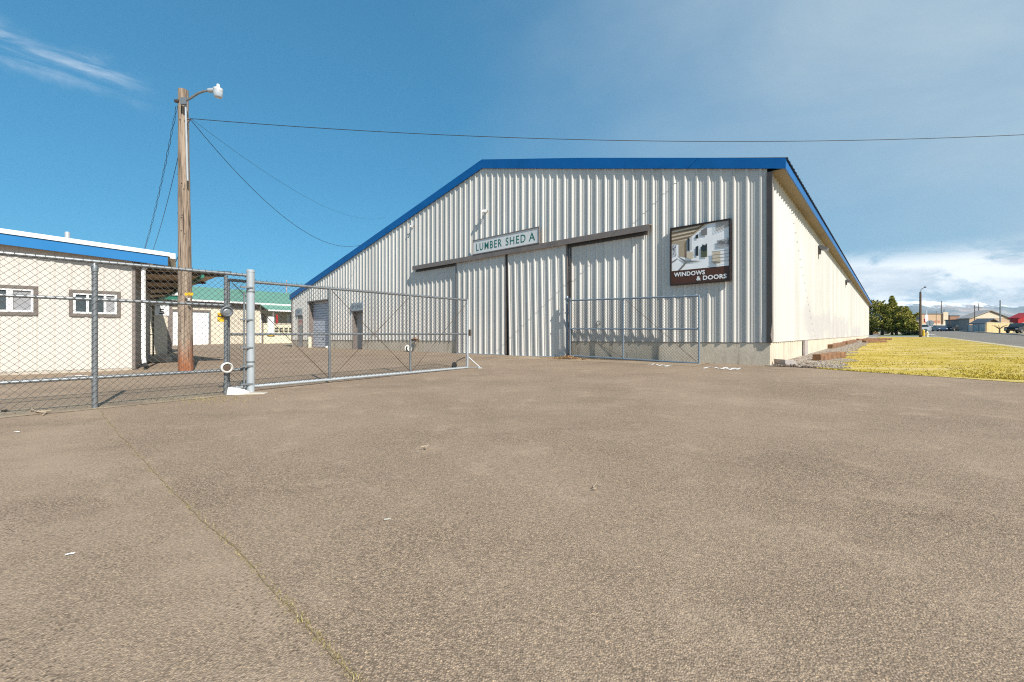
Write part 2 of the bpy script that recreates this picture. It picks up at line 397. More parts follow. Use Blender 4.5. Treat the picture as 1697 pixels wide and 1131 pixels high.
# ragged front edge for the strip of older paving along the shed
for i, p in enumerate(mb.v):
    s, n = sn(p)
    if s < 10.9:
        s2 = 10.75 + .1 * mnoise.noise(V((n * .8, 0, 0))) + .03 * mnoise.noise(V((n * 4, 1, 0))) + .1 * (n + 7) / 4; mb.v[i] = P(s2, n, .004)
mb.build('pavement', M['apron'], fixn=False)['kind'] = 'structure'
grid(cut(-30, 600) , lambda s: (4.75, 12.9), 'road', M['road'], 0, 2)
grid(rng(11.9, 74, 1.0), lambda s: (4.35 + .12 * mnoise.noise(V((s * .6, 0, 0))), 4.76), 'road_shoulder', M['shoulder'], .012, 2)
mb = MB()
for n0, n1 in ((-2.3, 4.6),):
    rows = []
    for i in range(41):
        n = n0 + (n1 - n0) * i / 40; e = edge(n) - .05; row = []
        for j in range(31):
            s = e + (74 - e) * (j / 30) ** 2; row.append(len(mb.v)); mb.v.append(P(s, n, .006))
        rows.append(row)
    for r0, r1 in zip(rows, rows[1:]):
        for j in range(30): mb.f.append((r0[j], r1[j], r1[j + 1], r0[j + 1])); mb.m.append(0)
mb.build('lawn', M['lawn'], fixn=False)['kind'] = 'structure'
gedge = lambda s: -1.15 + .45 * mnoise.noise(V((s * .9, 5, 0))) + .2 * mnoise.noise(V((s * 3.3, 9, 0))) + (.35 if s < 16 else 0)
grid(rng(11.75, 73, .35), lambda s: (-2.25, gedge(s)), 'gravel_strip', M['gravel'], .014, 5)
grid(cut(74, 84), lambda s: (-40, 4.76), 'driveway', M['drive'], 0, 2)
grid(rng(84, 99, 3), lambda s: (-1.6 + .2 * (s - 84), 3.6), 'green_lawn', M['green_lawn'], .02, 4)
grid(cut(84, 130), lambda s: (-60, -1.5), 'parking_lot', M['drive'], 0, 2)
mb = MB()
for a, b in zip(rng(30, 240, 6), rng(30, 240, 6)[1:]):
    if 96 < a < 100 or 84 < a < 88: continue
    q = [P(a, 12.9, -.02), P(b, 12.9, -.02), P(b, 13.1, -.02), P(a, 13.1, -.02)]; mb.prism(q, UP * .15)
mb.build('kerb', M['concrete'])['kind'] = 'structure'
mb = MB()
for a, b in zip(rng(84, 130, 4), rng(84, 130, 4)[1:]):
    mb.prism([P(a, 3.6, -.02), P(b, 3.6, -.02), P(b, 4.75, -.02), P(a, 4.75, -.02)], UP * .13)
mb.build('sidewalk', M['concrete'])['kind'] = 'structure'
M['dirt'] = patchy('fence_dirt', [(.24, .18, .12), (.30, .23, .155), (.36, .28, .19), (.17, .125, .085)], 2.5, bsc=40)
grid(rng(-5.5, 2.3, .12), lambda s: (-8.5 + .25 * mnoise.noise(V((s * 1.3, 2, 0))), -7.72 + .06 * mnoise.noise(V((s * 2.1, 6, 0))) + .03 * mnoise.noise(V((s * 7, 6, 0)))), 'dirt_strip', M['dirt'], .004, 6)
# far hills with snow along the tops
def hills():
    m, nt, bs = nodes('hill_slopes')
    v = mapping(nt, (.0012, .0012, .003)); sx = N(nt, 'ShaderNodeSeparateXYZ'); nt.links.new(mapping(nt), sx.inputs[0])
    c = ramp(nt, noise_tex(nt, v, 1.6, 7, .6), [(.36, (.115, .15, .165)), (.52, (.19, .21, .215)), (.62, (.40, .33, .30))])  # slopes paled and blued, part of the haze painted into their colour
    ad = N(nt, 'ShaderNodeMath', operation='MULTIPLY_ADD'); ad.inputs[1].default_value = 210; nt.links.new(noise_tex(nt, mapping(nt, (.004, .004, .004)), 1.2, 7, .7), ad.inputs[0]); nt.links.new(sx.outputs['Z'], ad.inputs[2])
    mr = N(nt, 'ShaderNodeMapRange'); mr.inputs['From Min'].default_value = 372; mr.inputs['From Max'].default_value = 398; nt.links.new(ad.outputs[0], mr.inputs['Value'])
    c = mix(nt, mr.outputs[0], c, (.82, .84, .88)); nt.links.new(c, bs.inputs['Base Color']); bs.inputs['Roughness'].default_value = .95
    mb = MB(); rows = []
    for i in range(26):
        Y = 3300 + i * 70; row = []
        for j in range(140):
            k = .35 + 1.4 * j / 139
            x = k * 3800 + (Y - 3800) * k
            rise = math.sin(min(1, i / 16) * math.pi / 2) ** 1.3 if i < 20 else 1 - (i - 19) * .12
            ridge = 350 + 26 * (k - .9) + 70 * mnoise.fractal(V((x * .0011, Y * .0003, 2)), 1, 2, 5) + 24 * mnoise.noise(V((x * .004, Y * .003, 5)))
            zz = 25 + max(0, rise) * ridge * .86 + 45 * mnoise.fractal(V((x * .003, Y * .004, 0)), 1, 2, 5) * min(1, i / 4)
            row.append(len(mb.v)); mb.v.append(V((x, Y, max(-10, zz))))
        rows.append(row)
    for r0, r1 in zip(rows, rows[1:]):
        for j in range(139): mb.f.append((r0[j], r0[j + 1], r1[j + 1], r1[j])); mb.m.append(0)
    mb.build('hills', m, smooth=True, fixn=False)['kind'] = 'structure'
hills()

# ---------------------------------------------------------------- lumber shed
S0 = 11.99; NW = -7.84                      # front wall plane and the point t = 0 on it
SLAB = D2 * S0 + ND * NW
def FW(t, o, z): p = D2 * (S0 - o) + ND * (NW - t); p.z = z; return p
TL, TR, TRIDGE = 22.32, -5.63, 4.22
ZE_R, ZE_L, ZR = 5.03, 3.47, 7.56           # wall tops at the eaves and the ridge
def ztop(t): return ZR + (ZE_L - ZR) * (t - TRIDGE) / (TL - TRIDGE) if t > TRIDGE else ZE_R + (ZR - ZE_R) * (t - TR) / (TRIDGE - TR)
def zbase(t): return .79 - .0036 * (t - TR)
LEN = 61.0
RIB = [(0, 0), (.035, .034), (.075, .034), (.11, 0), (.17, 0), (.178, .006), (.196, .006), (.204, 0), (.245, 0), (.253, .006), (.271, .006), (.279, 0)]
PITCH = .305
def ribs(a, b, extra=()):                     # [(position, height)] along a corrugated sheet
    pts = []; k = int(math.floor(a / PITCH)) - 1
    while k * PITCH < b:
        for x, h in RIB: pts.append((k * PITCH + x, h))
        k += 1
    def h_at(x):
        for (x0, h0), (x1, h1) in zip(pts, pts[1:]):
            if x0 <= x <= x1: return h0 + (h1 - h0) * (x - x0) / (x1 - x0)
        return 0
    out = [p for p in pts if a < p[0] < b] + [(x, h_at(x)) for x in (a, b) + tuple(extra)]
    return sorted(set(out))
shed = thing('lumber_shed', FW(8, -30, .2), 'long white corrugated metal lumber shed with blue roof edge and tall sliding doors', 'warehouse')
OPEN = [(17.01, 19.75, 3.07, .30), (13.27, 14.28, 2.29, .25), (20.62, 21.35, 2.26, .08)]
mb = MB()
ex = tuple(x for a, b, _, _ in OPEN for x in (a, b)) + (TRIDGE,)
prof = ribs(TR + .06, TL, ex)
for (ta, ha), (tb, hb) in zip(prof, prof[1:]):
    if tb - ta < 1e-6: continue
    mid = (ta + tb) / 2; za, zb = zbase(ta), zbase(tb)
    for a, b, top, _ in OPEN:
        if a < mid < b: za = zb = top
    mb.poly([FW(ta, ha, za), FW(tb, hb, zb), FW(tb, hb, ztop(tb) + .05), FW(ta, ha, ztop(ta) + .05)])
mb.build('front_wall', M['siding'], shed)
# long side wall on the right
CN = NW - TR                                 # n of the side wall
def SW(s, o, z): p = D2 * s + ND * (CN + o); p.z = z; return p
mb = MB(); prof = ribs(S0 + .06, S0 + LEN)
for (a, ha), (b, hb) in zip(prof, prof[1:]):
    mb.poly([SW(a, ha, .79 + .006 * (a - S0) * .6), SW(b, hb, .79 + .006 * (b - S0) * .6), SW(b, hb, 4.94), SW(a, ha, 4.94)])
mb.build('side_wall', M['side_siding'], shed)
mb = MB()
mb.poly([FW(TL, 0, .2), FW(TL, -LEN, .2), FW(TL, -LEN, ZE_L), FW(TL, 0, ZE_L)])
mb.poly([FW(TR, -LEN, .5), FW(TL, -LEN, .2), FW(TL, -LEN, ZE_L), FW(TRIDGE, -LEN, ZR), FW(TR, -LEN, ZE_R)])
mb.build('rear_wall', M['siding'], shed)
# foundation, split round the openings, with a few board joints
mb = MB()
cuts = [TR] + sorted(x for a, b, _, _ in OPEN for x in (a, b)) + [TL]
for a, b in zip(cuts[::2], cuts[1::2]):
    n = max(1, int((b - a) / 2.4))
    for k in range(n):
        t0, t1 = a + (b - a) * k / n, a + (b - a) * (k + 1) / n - .004
        mb = MB(); mb.prism([FW(t0, -.004, -.2), FW(t1, -.004, -.2), FW(t1, -.004, zbase(t1) + .02), FW(t0, -.004, zbase(t0) + .02)], D2 * .25); mb.build('foundation', M['found'], shed)
k = S0 + .24
while k < S0 + LEN:
    e = min(k + 3.05, S0 + LEN)
    mb = MB(); mb.prism([SW(k, -.02, -.2), SW(e - .012, -.02, -.2), SW(e - .012, -.02, .81 + .0036 * (e - S0)), SW(k, -.02, .81 + .0036 * (k - S0))], -ND * .2); mb.build('foundation', M['found'], shed)
    k = e
mb = MB()
mb.box(SW(S0 + 5.15, .0, .25), D2 * .75, ND * .06, UP * .545)
mb.build('hatch_cover', M['blk'], shed)
mb = MB(); z0 = zbase(0) - .03                  # base flashing
mb.prism([FW(TR + .02, .0, zbase(TR) - .012), FW(TL, .0, zbase(TL) - .012), FW(TL, .0, zbase(TL)), FW(TR + .02, .0, zbase(TR))], -D2 * .006)
for a, b, _, _ in OPEN: pass
mb.build('base_flashing', M['brown_trim'], shed)
# corner trim, bent and dented near the foot
mb = MB(); cp = []
zs = [.78, .98, 1.12, 1.3, 1.6, 2.4, 3.2, 4.2, 4.92]; dent = [.0, .028, .012, -.004, 0, .004, -.003, 0, 0]
for (za, da), (zb, db) in zip(zip(zs, dent), zip(zs[1:], dent[1:])):
    a, b = FW(TR + .06, .055 + da * .3, za), FW(TR + .06, .055 + db * .3, zb)
    c, d = FW(TR - .055 + da, .055 + da * .4, za), FW(TR - .055 + db, .055 + db * .4, zb)
    e, f = SW(S0 + .10, .055 + da * .2, za), SW(S0 + .10, .055 + db * .2, zb)
    mb.poly([a, c, d, b], 0); mb.poly([c, e, f, d], 1)
    a2, b2 = FW(TR + .06, 0, za), FW(TR + .06, 0, zb); mb.poly([a, b, b2, a2], 0)
mb.build('corner_trim', [M['dark_trim'], M['brown_trim']], shed, fixn=False)
mb = MB(); mb.box(FW(TL + .03, .05, .6), -D1 * .12, D2 * .1, UP * 2.9); mb.build('corner_trim', M['brown_trim'], shed)
# roof, rake fascia, eave fascia and soffit
OV = .34; FR = .075
def zroof(t): return ztop(t) + .25
ta, tb = TR - OV, TL + .25
zA = 5.11; zB = zroof(tb)
mb = MB()
prof = ribs(S0 - FR, S0 + LEN + .1)
for (a, ha), (b, hb) in zip(prof, prof[1:]):
    pa = [(ta - .04, zA), (TRIDGE, zroof(TRIDGE)), (tb + .04, zB)]
    for (t0, z0), (t1, z1) in zip(pa, pa[1:]):
        mb.poly([FW(t0, S0 - a, z0 + ha + .02), FW(t0, S0 - b, z0 + hb + .02), FW(t1, S0 - b, z1 + hb + .02), FW(t1, S0 - a, z1 + ha + .02)])
roof = mb.build('roof', M['roof_dark'], shed)
mb = MB(); mb.lathe([(.09, 0), (.09, .18), (.14, .2), (.14, .3), (.02, .34)], FW(13.4, -.8, zroof(13.4)), UP, 10)
mb.build('roof_vent', M['galv'], roof)
mb = MB()
segs = [(ta, zA), (-.3, zroof(-.3) + .006), (TRIDGE, zroof(TRIDGE) + .012)]
for (t0, z0), (t1, z1) in zip(segs, segs[1:]):
    g = .003 if t0 > ta else 0
    mb.prism([FW(t0 + g, FR, z0 - (.205 if t0 == ta else .30)), FW(t1, FR, z1 - .30), FW(t1, FR, z1 + .045), FW(t0 + g, FR, z0 + .045)], D2 * .05)
segs = [(TRIDGE, zroof(TRIDGE) + .012), (10.2, zroof(10.2)), (16.3, zroof(16.3)), (tb, zB)]
for (t0, z0), (t1, z1) in zip(segs, segs[1:]):
    mb.prism([FW(t0 + .003, FR, z0 - .30), FW(t1, FR, z1 - .30), FW(t1, FR, z1 + .045), FW(t0 + .003, FR, z0 + .045)], D2 * .05)
mb.build('rake_fascia', M['blue'], shed)
mb = MB()
mb.box(FW(ta, FR - .05, zA - .2), D2 * (LEN + .2), -ND * .03, UP * .205); 
mb.build('eave_fascia', M['blue'], shed)
mb = MB()
k = 0.0
while k < LEN:
    mb.box(FW(TR - OV + .03, -k, 4.925), D2 * 2.43, -ND * (OV - .035), UP * .015); k += 2.44
mb.build('soffit', M['soffit'], shed)
# sliding doors hanging from a covered track
def leaf(t0, t1, z0, z1, o, tilt):
    c = FW((t0 + t1) / 2, o, z1)
    def q(t, h, z):
        dt = (t - (t0 + t1) / 2); dz = z - z1
        t2 = (t0 + t1) / 2 + dt * math.cos(tilt) + dz * math.sin(tilt); z2 = z1 + dz * math.cos(tilt) - dt * math.sin(tilt)
        return FW(t2, o + h, z2)
    mb = MB(); prof = ribs(t0, t1)
    for (a, ha), (b, hb) in zip(prof, prof[1:]):
        mb.poly([q(a, ha, z0), q(b, hb, z0), q(b, hb, z1), q(a, ha, z1)])
    mb.poly([q(t0, -.03, z0), q(t1, -.03, z0), q(t1, -.03, z1), q(t0, -.03, z1)])
    door = mb.build('sliding_door', M['siding'], shed)
    for a, b in ((t0 - .06, t0), (t1, t1 + .06)):
        mb = MB(); mb.prism([q(a, .012, z0), q(b, .012, z0), q(b, .012, z1), q(a, .012, z1)], D2 * .06)
        mb.build('edge_trim', M['brown_trim'], door)
    mb = MB(); mb.prism([q(t0, .04, z0 - .035), q(t1, .04, z0 - .035), q(t1, .04, z0), q(t0, .04, z0)], D2 * .08)
    mb.build('bottom_rail', M['galv_paint'], door)
leaf(2.98, 5.68, .255, 4.0, .075, 0)
leaf(.25, 2.80, .255, 4.0, .085, math.radians(1.1))
mb = MB(); mb.box(FW(5.66, .037, .2), -D1 * 5.47, D2 * .02, UP * 3.8); mb.build('dark_gap_panel', M['black_void'], shed)  # near-black panel paints the unlit gap behind the leaves; wall is not cut
mb = MB(); mb.box(FW(.10, .09, .3), -D1 * .04, D2 * .05, UP * 3.6); mb.build('door_jamb', M['dark_trim'], shed)
mb = MB()
mb.prism([FW(8.59, 0.0, 4.16), FW(8.59, .12, 4.155), FW(8.59, .2, 4.13), FW(8.59, .2, 3.95), FW(8.59, .185, 3.95), FW(8.59, .185, 4.11), FW(8.59, .0, 4.13)], -D1 * (8.59 + 2.67))
mb.build('track_cover', M['brown_trim'], shed)
mb = MB(); mb.box(FW(8.5, .062, 3.87), -D1 * 11.05, D2 * .02, UP * .2); mb.build('track_and_gap_shade', M['dark_trim'], shed)  # track deepened into a dark strip that paints the gap shade below the cover
# the roller door and two personnel doors in the front wall
a, b, top, dep = OPEN[0]
mb = MB()
mb.box(FW(b, .02, .2), -D1 * .002, D2 * dep, UP * (top - .2)); mb.box(FW(a + .002, .02, .2), -D1 * .002, D2 * dep, UP * (top - .2))
mb.box(FW(b, .02, top - .002), -D1 * (b - a), D2 * dep, UP * .002)
mb.box(FW(b + .1, .05, top), -D1 * (b - a + .2), D2 * .05, UP * .07)
mb.build('door_reveal', M['brown_trim'], shed)
mb = MB(); z = .24
while z < top - .05:
    q = [(0, z), (.018, z + .02), (.018, z + .12), (0, z + .14)]
    for (h0, z0), (h1, z1) in zip(q, q[1:]):
        mb.poly([FW(b, -dep + .01 + h0, z0), FW(a, -dep + .01 + h0, z0), FW(a, -dep + .01 + h1, z1), FW(b, -dep + .01 + h1, z1)])
    z += .15
rd = mb.build('roller_door', mat('roller_door_paint', (.56, .59, .66), .45, var=.08), shed)
mb = MB(); mb.box(FW((a + b) / 2 + .1, -dep + .05, .75), -D1 * .2, D2 * .03, UP * .04); mb.build('door_handle', M['dark_trim'], rd)
for (a, b, top, dep), lab in ((OPEN[1], None), (OPEN[2], None)):
    mb = MB()
    mb.box(FW(b, .03, .2), -D1 * .03, D2 * dep, UP * (top - .2)); mb.box(FW(a + .03, .03, .2), -D1 * .03, D2 * dep, UP * (top - .2)); mb.box(FW(b - .03, .03, top - .05), -D1 * (b - a - .06), D2 * dep, UP * .05)
    fr = mb.build('door_frame', M['brown_trim'], shed)
    mb = MB(); mb.box(FW(b - .03, -dep + .06, .22), -D1 * (b - a - .06), D2 * .04, UP * (top - .28))
    d = mb.build('door', M['door_grey'], shed, bevel=.004)
    mb = MB(); mb.tube([FW(a + .12, -dep + .06, 1.2), FW(a + .12, -dep + .12, 1.2), FW(a + .24, -dep + .12, 1.2)], .012, 6); mb.build('door_handle', M['dark_trim'], d)
mb = MB(); dsp = [FW(15.2, .06, 3.0)]
mb.box(FW(2.1, .1, .6), -D1 * .05, D2 * .02, UP * .2)
# small hasp on the wall right of the doors
mb = MB(); mb.tube([FW(-.95, .05, 1.35) + D1 * .06 * math.cos(x) + UP * .07 * math.sin(x) for x in [i * math.pi / 5 for i in range(11)]], .012, 6)
mb.build('pull_ring', M['galv'], shed)

# --- signs and fittings on the shed
def letters_like(mb, o, u, v, w, h, n, seed, mi):       # unreadable small lettering as separate strokes
    r = random.Random(seed); x = 0.0; step = w / n
    for k in range(n):
        if r.random() < .12: x += step; continue
        kind = r.randint(0, 3); lw = step * .16; nrm = u.cross(v).normalized() * .004
        def st(x0, y0, x1, y1):
            mb.poly([V(o) + u * (x + x0) + v * y0 + nrm, V(o) + u * (x + x1) + v * y0 + nrm, V(o) + u * (x + x1) + v * y1 + nrm, V(o) + u * (x + x0) + v * y1 + nrm], mi)
        st(0, 0, lw, h)
        if kind != 1: st(step * .55, 0, step * .55 + lw, h)
        if kind == 0: st(lw, h * .42, step * .55, h * .58)
        if kind in (1, 2): st(lw, h * .84, step * .6, h)
        if kind == 1: st(lw, 0, step * .6, h * .16)
        x += step
FU = -D1                                                   # to the right along the front wall
sg = thing('shed_name_sign', FW(2.93, .2, 4.17), 'long white board reading LUMBER SHED A in green letters above the sliding doors', 'sign')
mb = MB(); mb.box(FW(4.56, .19, 4.17), FU * 3.26, D2 * .04, UP * .54); mb.build('board', M['sign_white'], sg)
mb = MB()
for a in ((4.59, 4.14, 3.32, .035), (4.59, 4.695, 3.32, .03)): mb.box(FW(a[0], .21, a[1]), FU * a[2], D2 * .06, UP * a[3])
for t in (4.59, 1.30): mb.box(FW(t, .21, 4.175), FU * .03, D2 * .06, UP * .52)
mb.build('frame', M['brown_trim'], sg)
for tx, t, w in (('LUMBER', 4.40, 1.36), ('SHED', 2.84, .95), ('A', 1.74, .28)):
    mb = MB(); text_mb(mb, tx, FW(t, .19, 4.275), FU, UP, .29, w, .007, space=1.22); mb.build('lettering', M['green_letter'], sg, fixn=False)
sg = thing('advertising_sign', FW(-4.0, .1, 2.35), 'framed picture sign of a white porch with brown band reading WINDOWS & DOORS', 'sign')
A0 = -3.23; WD, HT = 1.55, 1.6
mb = MB(); mb.box(FW(A0, .075, 2.34), FU * WD, D2 * .03, UP * HT); mb.build('board', M['sign_brown'], sg)
mb = MB(); fw = .04
mb.box(FW(A0, .11, 2.34), FU * WD, D2 * .07, UP * fw); mb.box(FW(A0, .11, 2.34 + HT - fw), FU * WD, D2 * .07, UP * fw)
mb.box(FW(A0, .11, 2.34 + fw), FU * fw, D2 * .07, UP * (HT - 2 * fw)); mb.box(FW(A0 - WD + fw, .11, 2.34 + fw), FU * fw, D2 * .07, UP * (HT - 2 * fw))
mb.build('frame', M['frame_brown'], sg, bevel=.004)
def art(name, c, r=.4): return mat(name, c, r, var=.06, vs=4)
pm = [art('print_white', (.88, .88, .87)), art('print_cream', (.62, .52, .38)), art('print_tan', (.42, .33, .22)), art('print_grey', (.20, .19, .18)), art('print_dark', (.025, .03, .035)), art('print_pale_grey', (.55, .55, .56)), art('print_green', (.09, .10, .05)), art('print_brown', (.22, .15, .085))]
mb = MB(); lay = [0]
PX0, PZ0, PW, PH = A0 - fw, 2.34 + .405, WD - 2 * fw, HT - fw - .405
def pic(pts, mi):
    lay[0] += 1
    mb.poly([FW(PX0 - x * PW, .077 + lay[0] * .0004, PZ0 + y * PH) for x, y in pts], mi)
pic([(0, 0), (1, 0), (1, 1), (0, 1)], 0)
pic([(0, .64), (.24, .60), (.27, .70), (.66, 1), (0, 1)], 7)                              # porch ceiling
for a, b in ((.66, .70), (.745, .785), (.83, .87), (.92, .96)):
    pic([(0, a), (.27 + (a - .65) * .75, a + .035), (.30 + (b - .65) * .75, b + .03), (0, b)], 1)
pic([(.0, .64), (.24, .60), (.27, .70), (.0, .70)], 2)
pic([(.13, .33), (.235, .30), (.235, .62), (.13, .64)], 2)                                 # end wall
pic([(.235, .30), (.275, .27), (.275, .70), (.235, .62)], 7)
pic([(.27, .70), (.66, 1), (.60, 1), (.25, .67)], 1)
pic([(0, .33), (.085, .35), (.085, .63), (0, .64)], 5)
for k in range(16):
    r = random.Random(k); x, y = r.uniform(.0, .07), r.uniform(.36, .6); pic([(x, y), (x + .02, y + .01), (x + .015, y + .035)], 4 if k % 2 else 3)
pic([(.10, .34), (.26, .22), (.42, .19), (.56, .16), (.25, .165)], 3)                      # floor shade
pic([(0, .20), (.115, .27), (.10, .285), (0, .225)], 3)
pic([(.115, .0), (.16, .0), (.275, .15), (.24, .165)], 3)
pic([(.275, .27), (.39, .235), (.39, .40), (.275, .41)], 1)
for x0, x1, y0, y1, d in ((.29, .325, .44, .72, 4), (.335, .37, .45, .735, 5), (.435, .485, .30, .50, 4), (.435, .485, .70, .77, 4), (.53, .635, .25, .49, 6), (.53, .635, .75, .87, 3)):
    pic([(x0, y0), (x1, y0 - .01), (x1, y1 + (x1 - x0) * .5), (x0, y1)], d)
pic([(.53, .45), (.56, .55), (.60, .49), (.635, .56), (.635, .40), (.58, .37), (.53, .42)], 4)
pic([(.435, .40), (.45, .52), (.485, .44), (.485, .36), (.435, .34)], 4)
pic([(.80, .43), (1, .43), (1, .62), (.93, .60), (.80, .57)], 5)
for k in range(14):
    r = random.Random(50 + k); x, y = r.uniform(.80, .95), r.uniform(.47, .55); pic([(x, y), (x + .06, y + .0), (x + .05, y + .03)], 3)
for k in range(5): pic([(.80, .45 + k * .032), (1, .45 + k * .032), (1, .458 + k * .032), (.80, .458 + k * .032)], 3)
for k in range(7): pic([(.78, .79 + k * .03), (1, .87 + k * .03 if k < 4 else .985), (1, .885 + k * .03 if k < 4 else .995), (.78, .803 + k * .03)], 3)
pic([(.73, .10), (.86, .07), (.86, .34), (.71, .35), (.73, .30)], 1)
for k in range(4): pic([(.72, .35 - k * .075), (1, .345 - k * .075), (1, .335 - k * .075), (.72, .34 - k * .075)], 3)
pic([(.70, .13), (.87, .08), (.85, .065), (.76, .075)], 3)
mb.build('picture', pm, sg, fixn=False)
mb = MB()
text_mb(mb, 'WINDOWS', FW(A0 - .10, .078, 2.575), FU, UP, .12, .82, .035, space=1.06)
mb.build('lettering', M['white'], sg, fixn=False); mb = MB()
text_mb(mb, '& DOORS', FW(A0 - .70, .078, 2.425), FU, UP, .12, .75, .035, space=1.06)
mb.build('lettering', M['white'], sg, fixn=False)
for t, w, z, n, lab in ((14.42, 1.3, 2.31, 8, 'grey plate with small dark lettering above the recessed grey door'), (21.55, .95, 2.31, 5, 'small grey plate with dark lettering over the door at the shed end')):
    sg = thing('door_plate', FW(t - w / 2, .1, z), lab, 'sign', 'lettered plates over the shed doors')
    mb = MB(); mb.box(FW(t, .07, z), FU * w, D2 * .03, UP * .42); mb.build('board', M['galv_paint'], sg)
    mb = MB(); letters_like(mb, FW(t - .12, .07, z + .12), FU, UP, w - .2, .19, n, n, 0); mb.build('lettering', mat('plate_lettering', (.10, .16, .2), .5), sg, fixn=False)
sg = thing('warning_notice', FW(20.98, 0, 1.8), 'faded red and white notice fixed to the narrow end door', 'notice')
mb = MB(); mb.box(FW(21.28, -.005, 1.62), FU * .6, D2 * .01, UP * .42); mb.build('board', M['pink'], sg)
mb = MB(); letters_like(mb, FW(21.22, -.005, 1.83), FU, UP, .5, .13, 6, 77, 0); mb.build('lettering', M['red'], sg, fixn=False)
def flood(name_label, base, out, side, group, s=1.0, two=False):
    o = thing('flood_light', base, name_label, 'light', group)
    mb = MB(); mb.lathe([(.06 * s, 0), (.06 * s, .03)], base, out, 10); mb.tube([base, base + out * .06 * s, base + out * .09 * s + UP * .02], .014 * s, 6); mb.build('bracket', M['galv'], o)
    for k in ((-1, 1) if two else (0,)):
        mb = MB(); c = base + out * .10 * s + side * .05 * k; ax = (out * .7 + side * (.9 * k if two else .3) - UP * .5).normalized()
        mb.lathe([(.02 * s, -.04 * s), (.035 * s, -.02 * s), (.058 * s, .05 * s), (.06 * s, .07 * s)], c, ax, 10); mb.build('lamp_head', M['white'] if two else M['galv'], o, smooth=True)
    return o
flood('twin white floodlight with long shadow beside the ridge above the name board', FW(4.0, .03, 5.80), -D2, FU, 'floodlights on the shed front', 1.1, True)
flood('tiny dark floodlight high on the left slope of the shed front', FW(8.77, .03, 6.02), -D2, FU, 'floodlights on the shed front', .7, True)
def wallpack(s, z, lab):
    b = SW(s, .035, z); o = thing('wall_light', b, lab, 'light', 'wall lights along the sunny side wall')
    mb = MB(); mb.box(b - D2 * .16 - UP * .15, D2 * .32, ND * .07, UP * .3); mb.build('back_box', M['dark_trim'], o)
    mb = MB(); q = [b - D2 * .17 + UP * .16, b - D2 * .17 + ND * .1 + UP * .18, b - D2 * .17 + ND * .32 + UP * .04, b - D2 * .17 + ND * .3 - UP * .04, b - D2 * .17 + ND * .08 - UP * .0]
    mb.prism(q, D2 * .34); mb.build('hood', mat('dark_grey_hood', (.12, .12, .13), .4), o)
wallpack(20.96, 4.36, 'nearer dark hooded light on the sunlit side wall under the blue eave')
wallpack(34.5, 4.33, 'farther small hooded light on the sunlit side wall')
# things along the foot of the front wall
b = FW(8.87, .2, 0); b.z = gz(b)
o = thing('hose_reel', b, 'small white hose reel standing at the shed wall left of the sliding doors', 'hose reel')
mb = MB()
for k in (-.1, .1): mb.lathe([(.05, -.01), (.15, -.01), (.15, .01), (.05, .01)], b + UP * .16 + FU * k, FU, 16)
mb.build('flange', M['dirty_white'], o)
mb = MB(); mb.lathe([(.09, -.09), (.09, .09)], b + UP * .16, FU, 14); mb.build('drum', M['tyre'], o)
b = FW(8.5, .06, .72)
o = thing('wall_bracket', b, 'rusty bracket jutting from the wall base above the hose reel', 'bracket')
mb = MB(); mb.box(b - FU * .2, FU * .4, -D2 * .14, UP * .09); mb.build('arm', M['rust'], o); mb = MB(); mb.box(b - FU * .12 + UP * .1, FU * .2, -D2 * .1, UP * .05); mb.build('cap', mat('orange_rust', (.45, .2, .05), .8), o)
b = FW(19.3, .15, 0); b.z = gz(b)
o = thing('bollard', b, 'short cream bollard at the left jamb of the roller door', 'bollard')
mb = MB(); mb.lathe([(.11, -.1), (.11, .58), (.09, .64), (.04, .67)], b, UP, 14); o2 = mb.build('pipe', M['cream'], o, smooth=True)
b = FW(17.0, .15, 0); b.z = gz(b)
mb = MB(); mb.lathe([(.09, 0), (.11, .05), (.08, .12), (.02, .14)], b, UP, 10); tag(mb.build('stone', M['dirty_white'], origin=b, smooth=True), 'small white stone on the ground at the right jamb of the roller door', 'stone')
# ---------------------------------------------------------------- fences and gates
NF = -7.85
def FE(s, z, o=0): return P(s, NF + o, z, False)
def chain(mb, o, u, w, h, z_of=None, r=.0025, pitch=.083, nrm=None):
    """woven wire: two families of diagonals, plus the twisted barbs along the top"""
    nrm = nrm or u.cross(UP).normalized()
    for fam in (1, -1):
        k = -int(h / pitch) - 1
        while k * pitch < w + h:
            x0 = k * pitch
            if fam == 1: ya, yb = max(0, -x0), min(h, w - x0); xa, xb = x0 + ya, x0 + yb
            else:
                ya, yb = max(0, x0 - w), min(h, x0); xa, xb = x0 - ya, x0 - yb
            k += 1
            if yb - ya < .02: continue
            a = V(o) + u * xa + UP * ya + nrm * .003 * fam; b = V(o) + u * xb + UP * yb + nrm * .003 * fam
            mb.tube([a, b], r, 3, False)
def barbs(mb, o, u, w, pitch=.083, hgt=.045, rnd=random.Random(3)):
    k = 0
    while k * pitch < w:
        p = V(o) + u * k * pitch; d = u * rnd.uniform(-.012, .012)
        mb.tube([p - UP * .02, p + UP * hgt * .6, p + UP * hgt + d], .0035, 3, False); k += 1
def ties(mb, a, b, r, n):
    d = (b - a); ax = d.normalized()
    for k in range(n):
        p = a + d * ((k + .5) / n); mb.lathe([(r + .004, -.004), (r + .004, .004)], p, ax, 8)
SF0, SG = -5.2, 2.47
fence = thing('chain_link_fence', FE(.64, 0), 'long galvanised chain-link fence running along the left in front of the cream office', 'fence')
mb = MB(); chain(mb, FE(SF0, .03), D2, SG - SF0, 1.90); barbs(mb, FE(SF0, 1.93), D2, SG - SF0 - .1); mb.build('wire_mesh', M['wire'], fence)
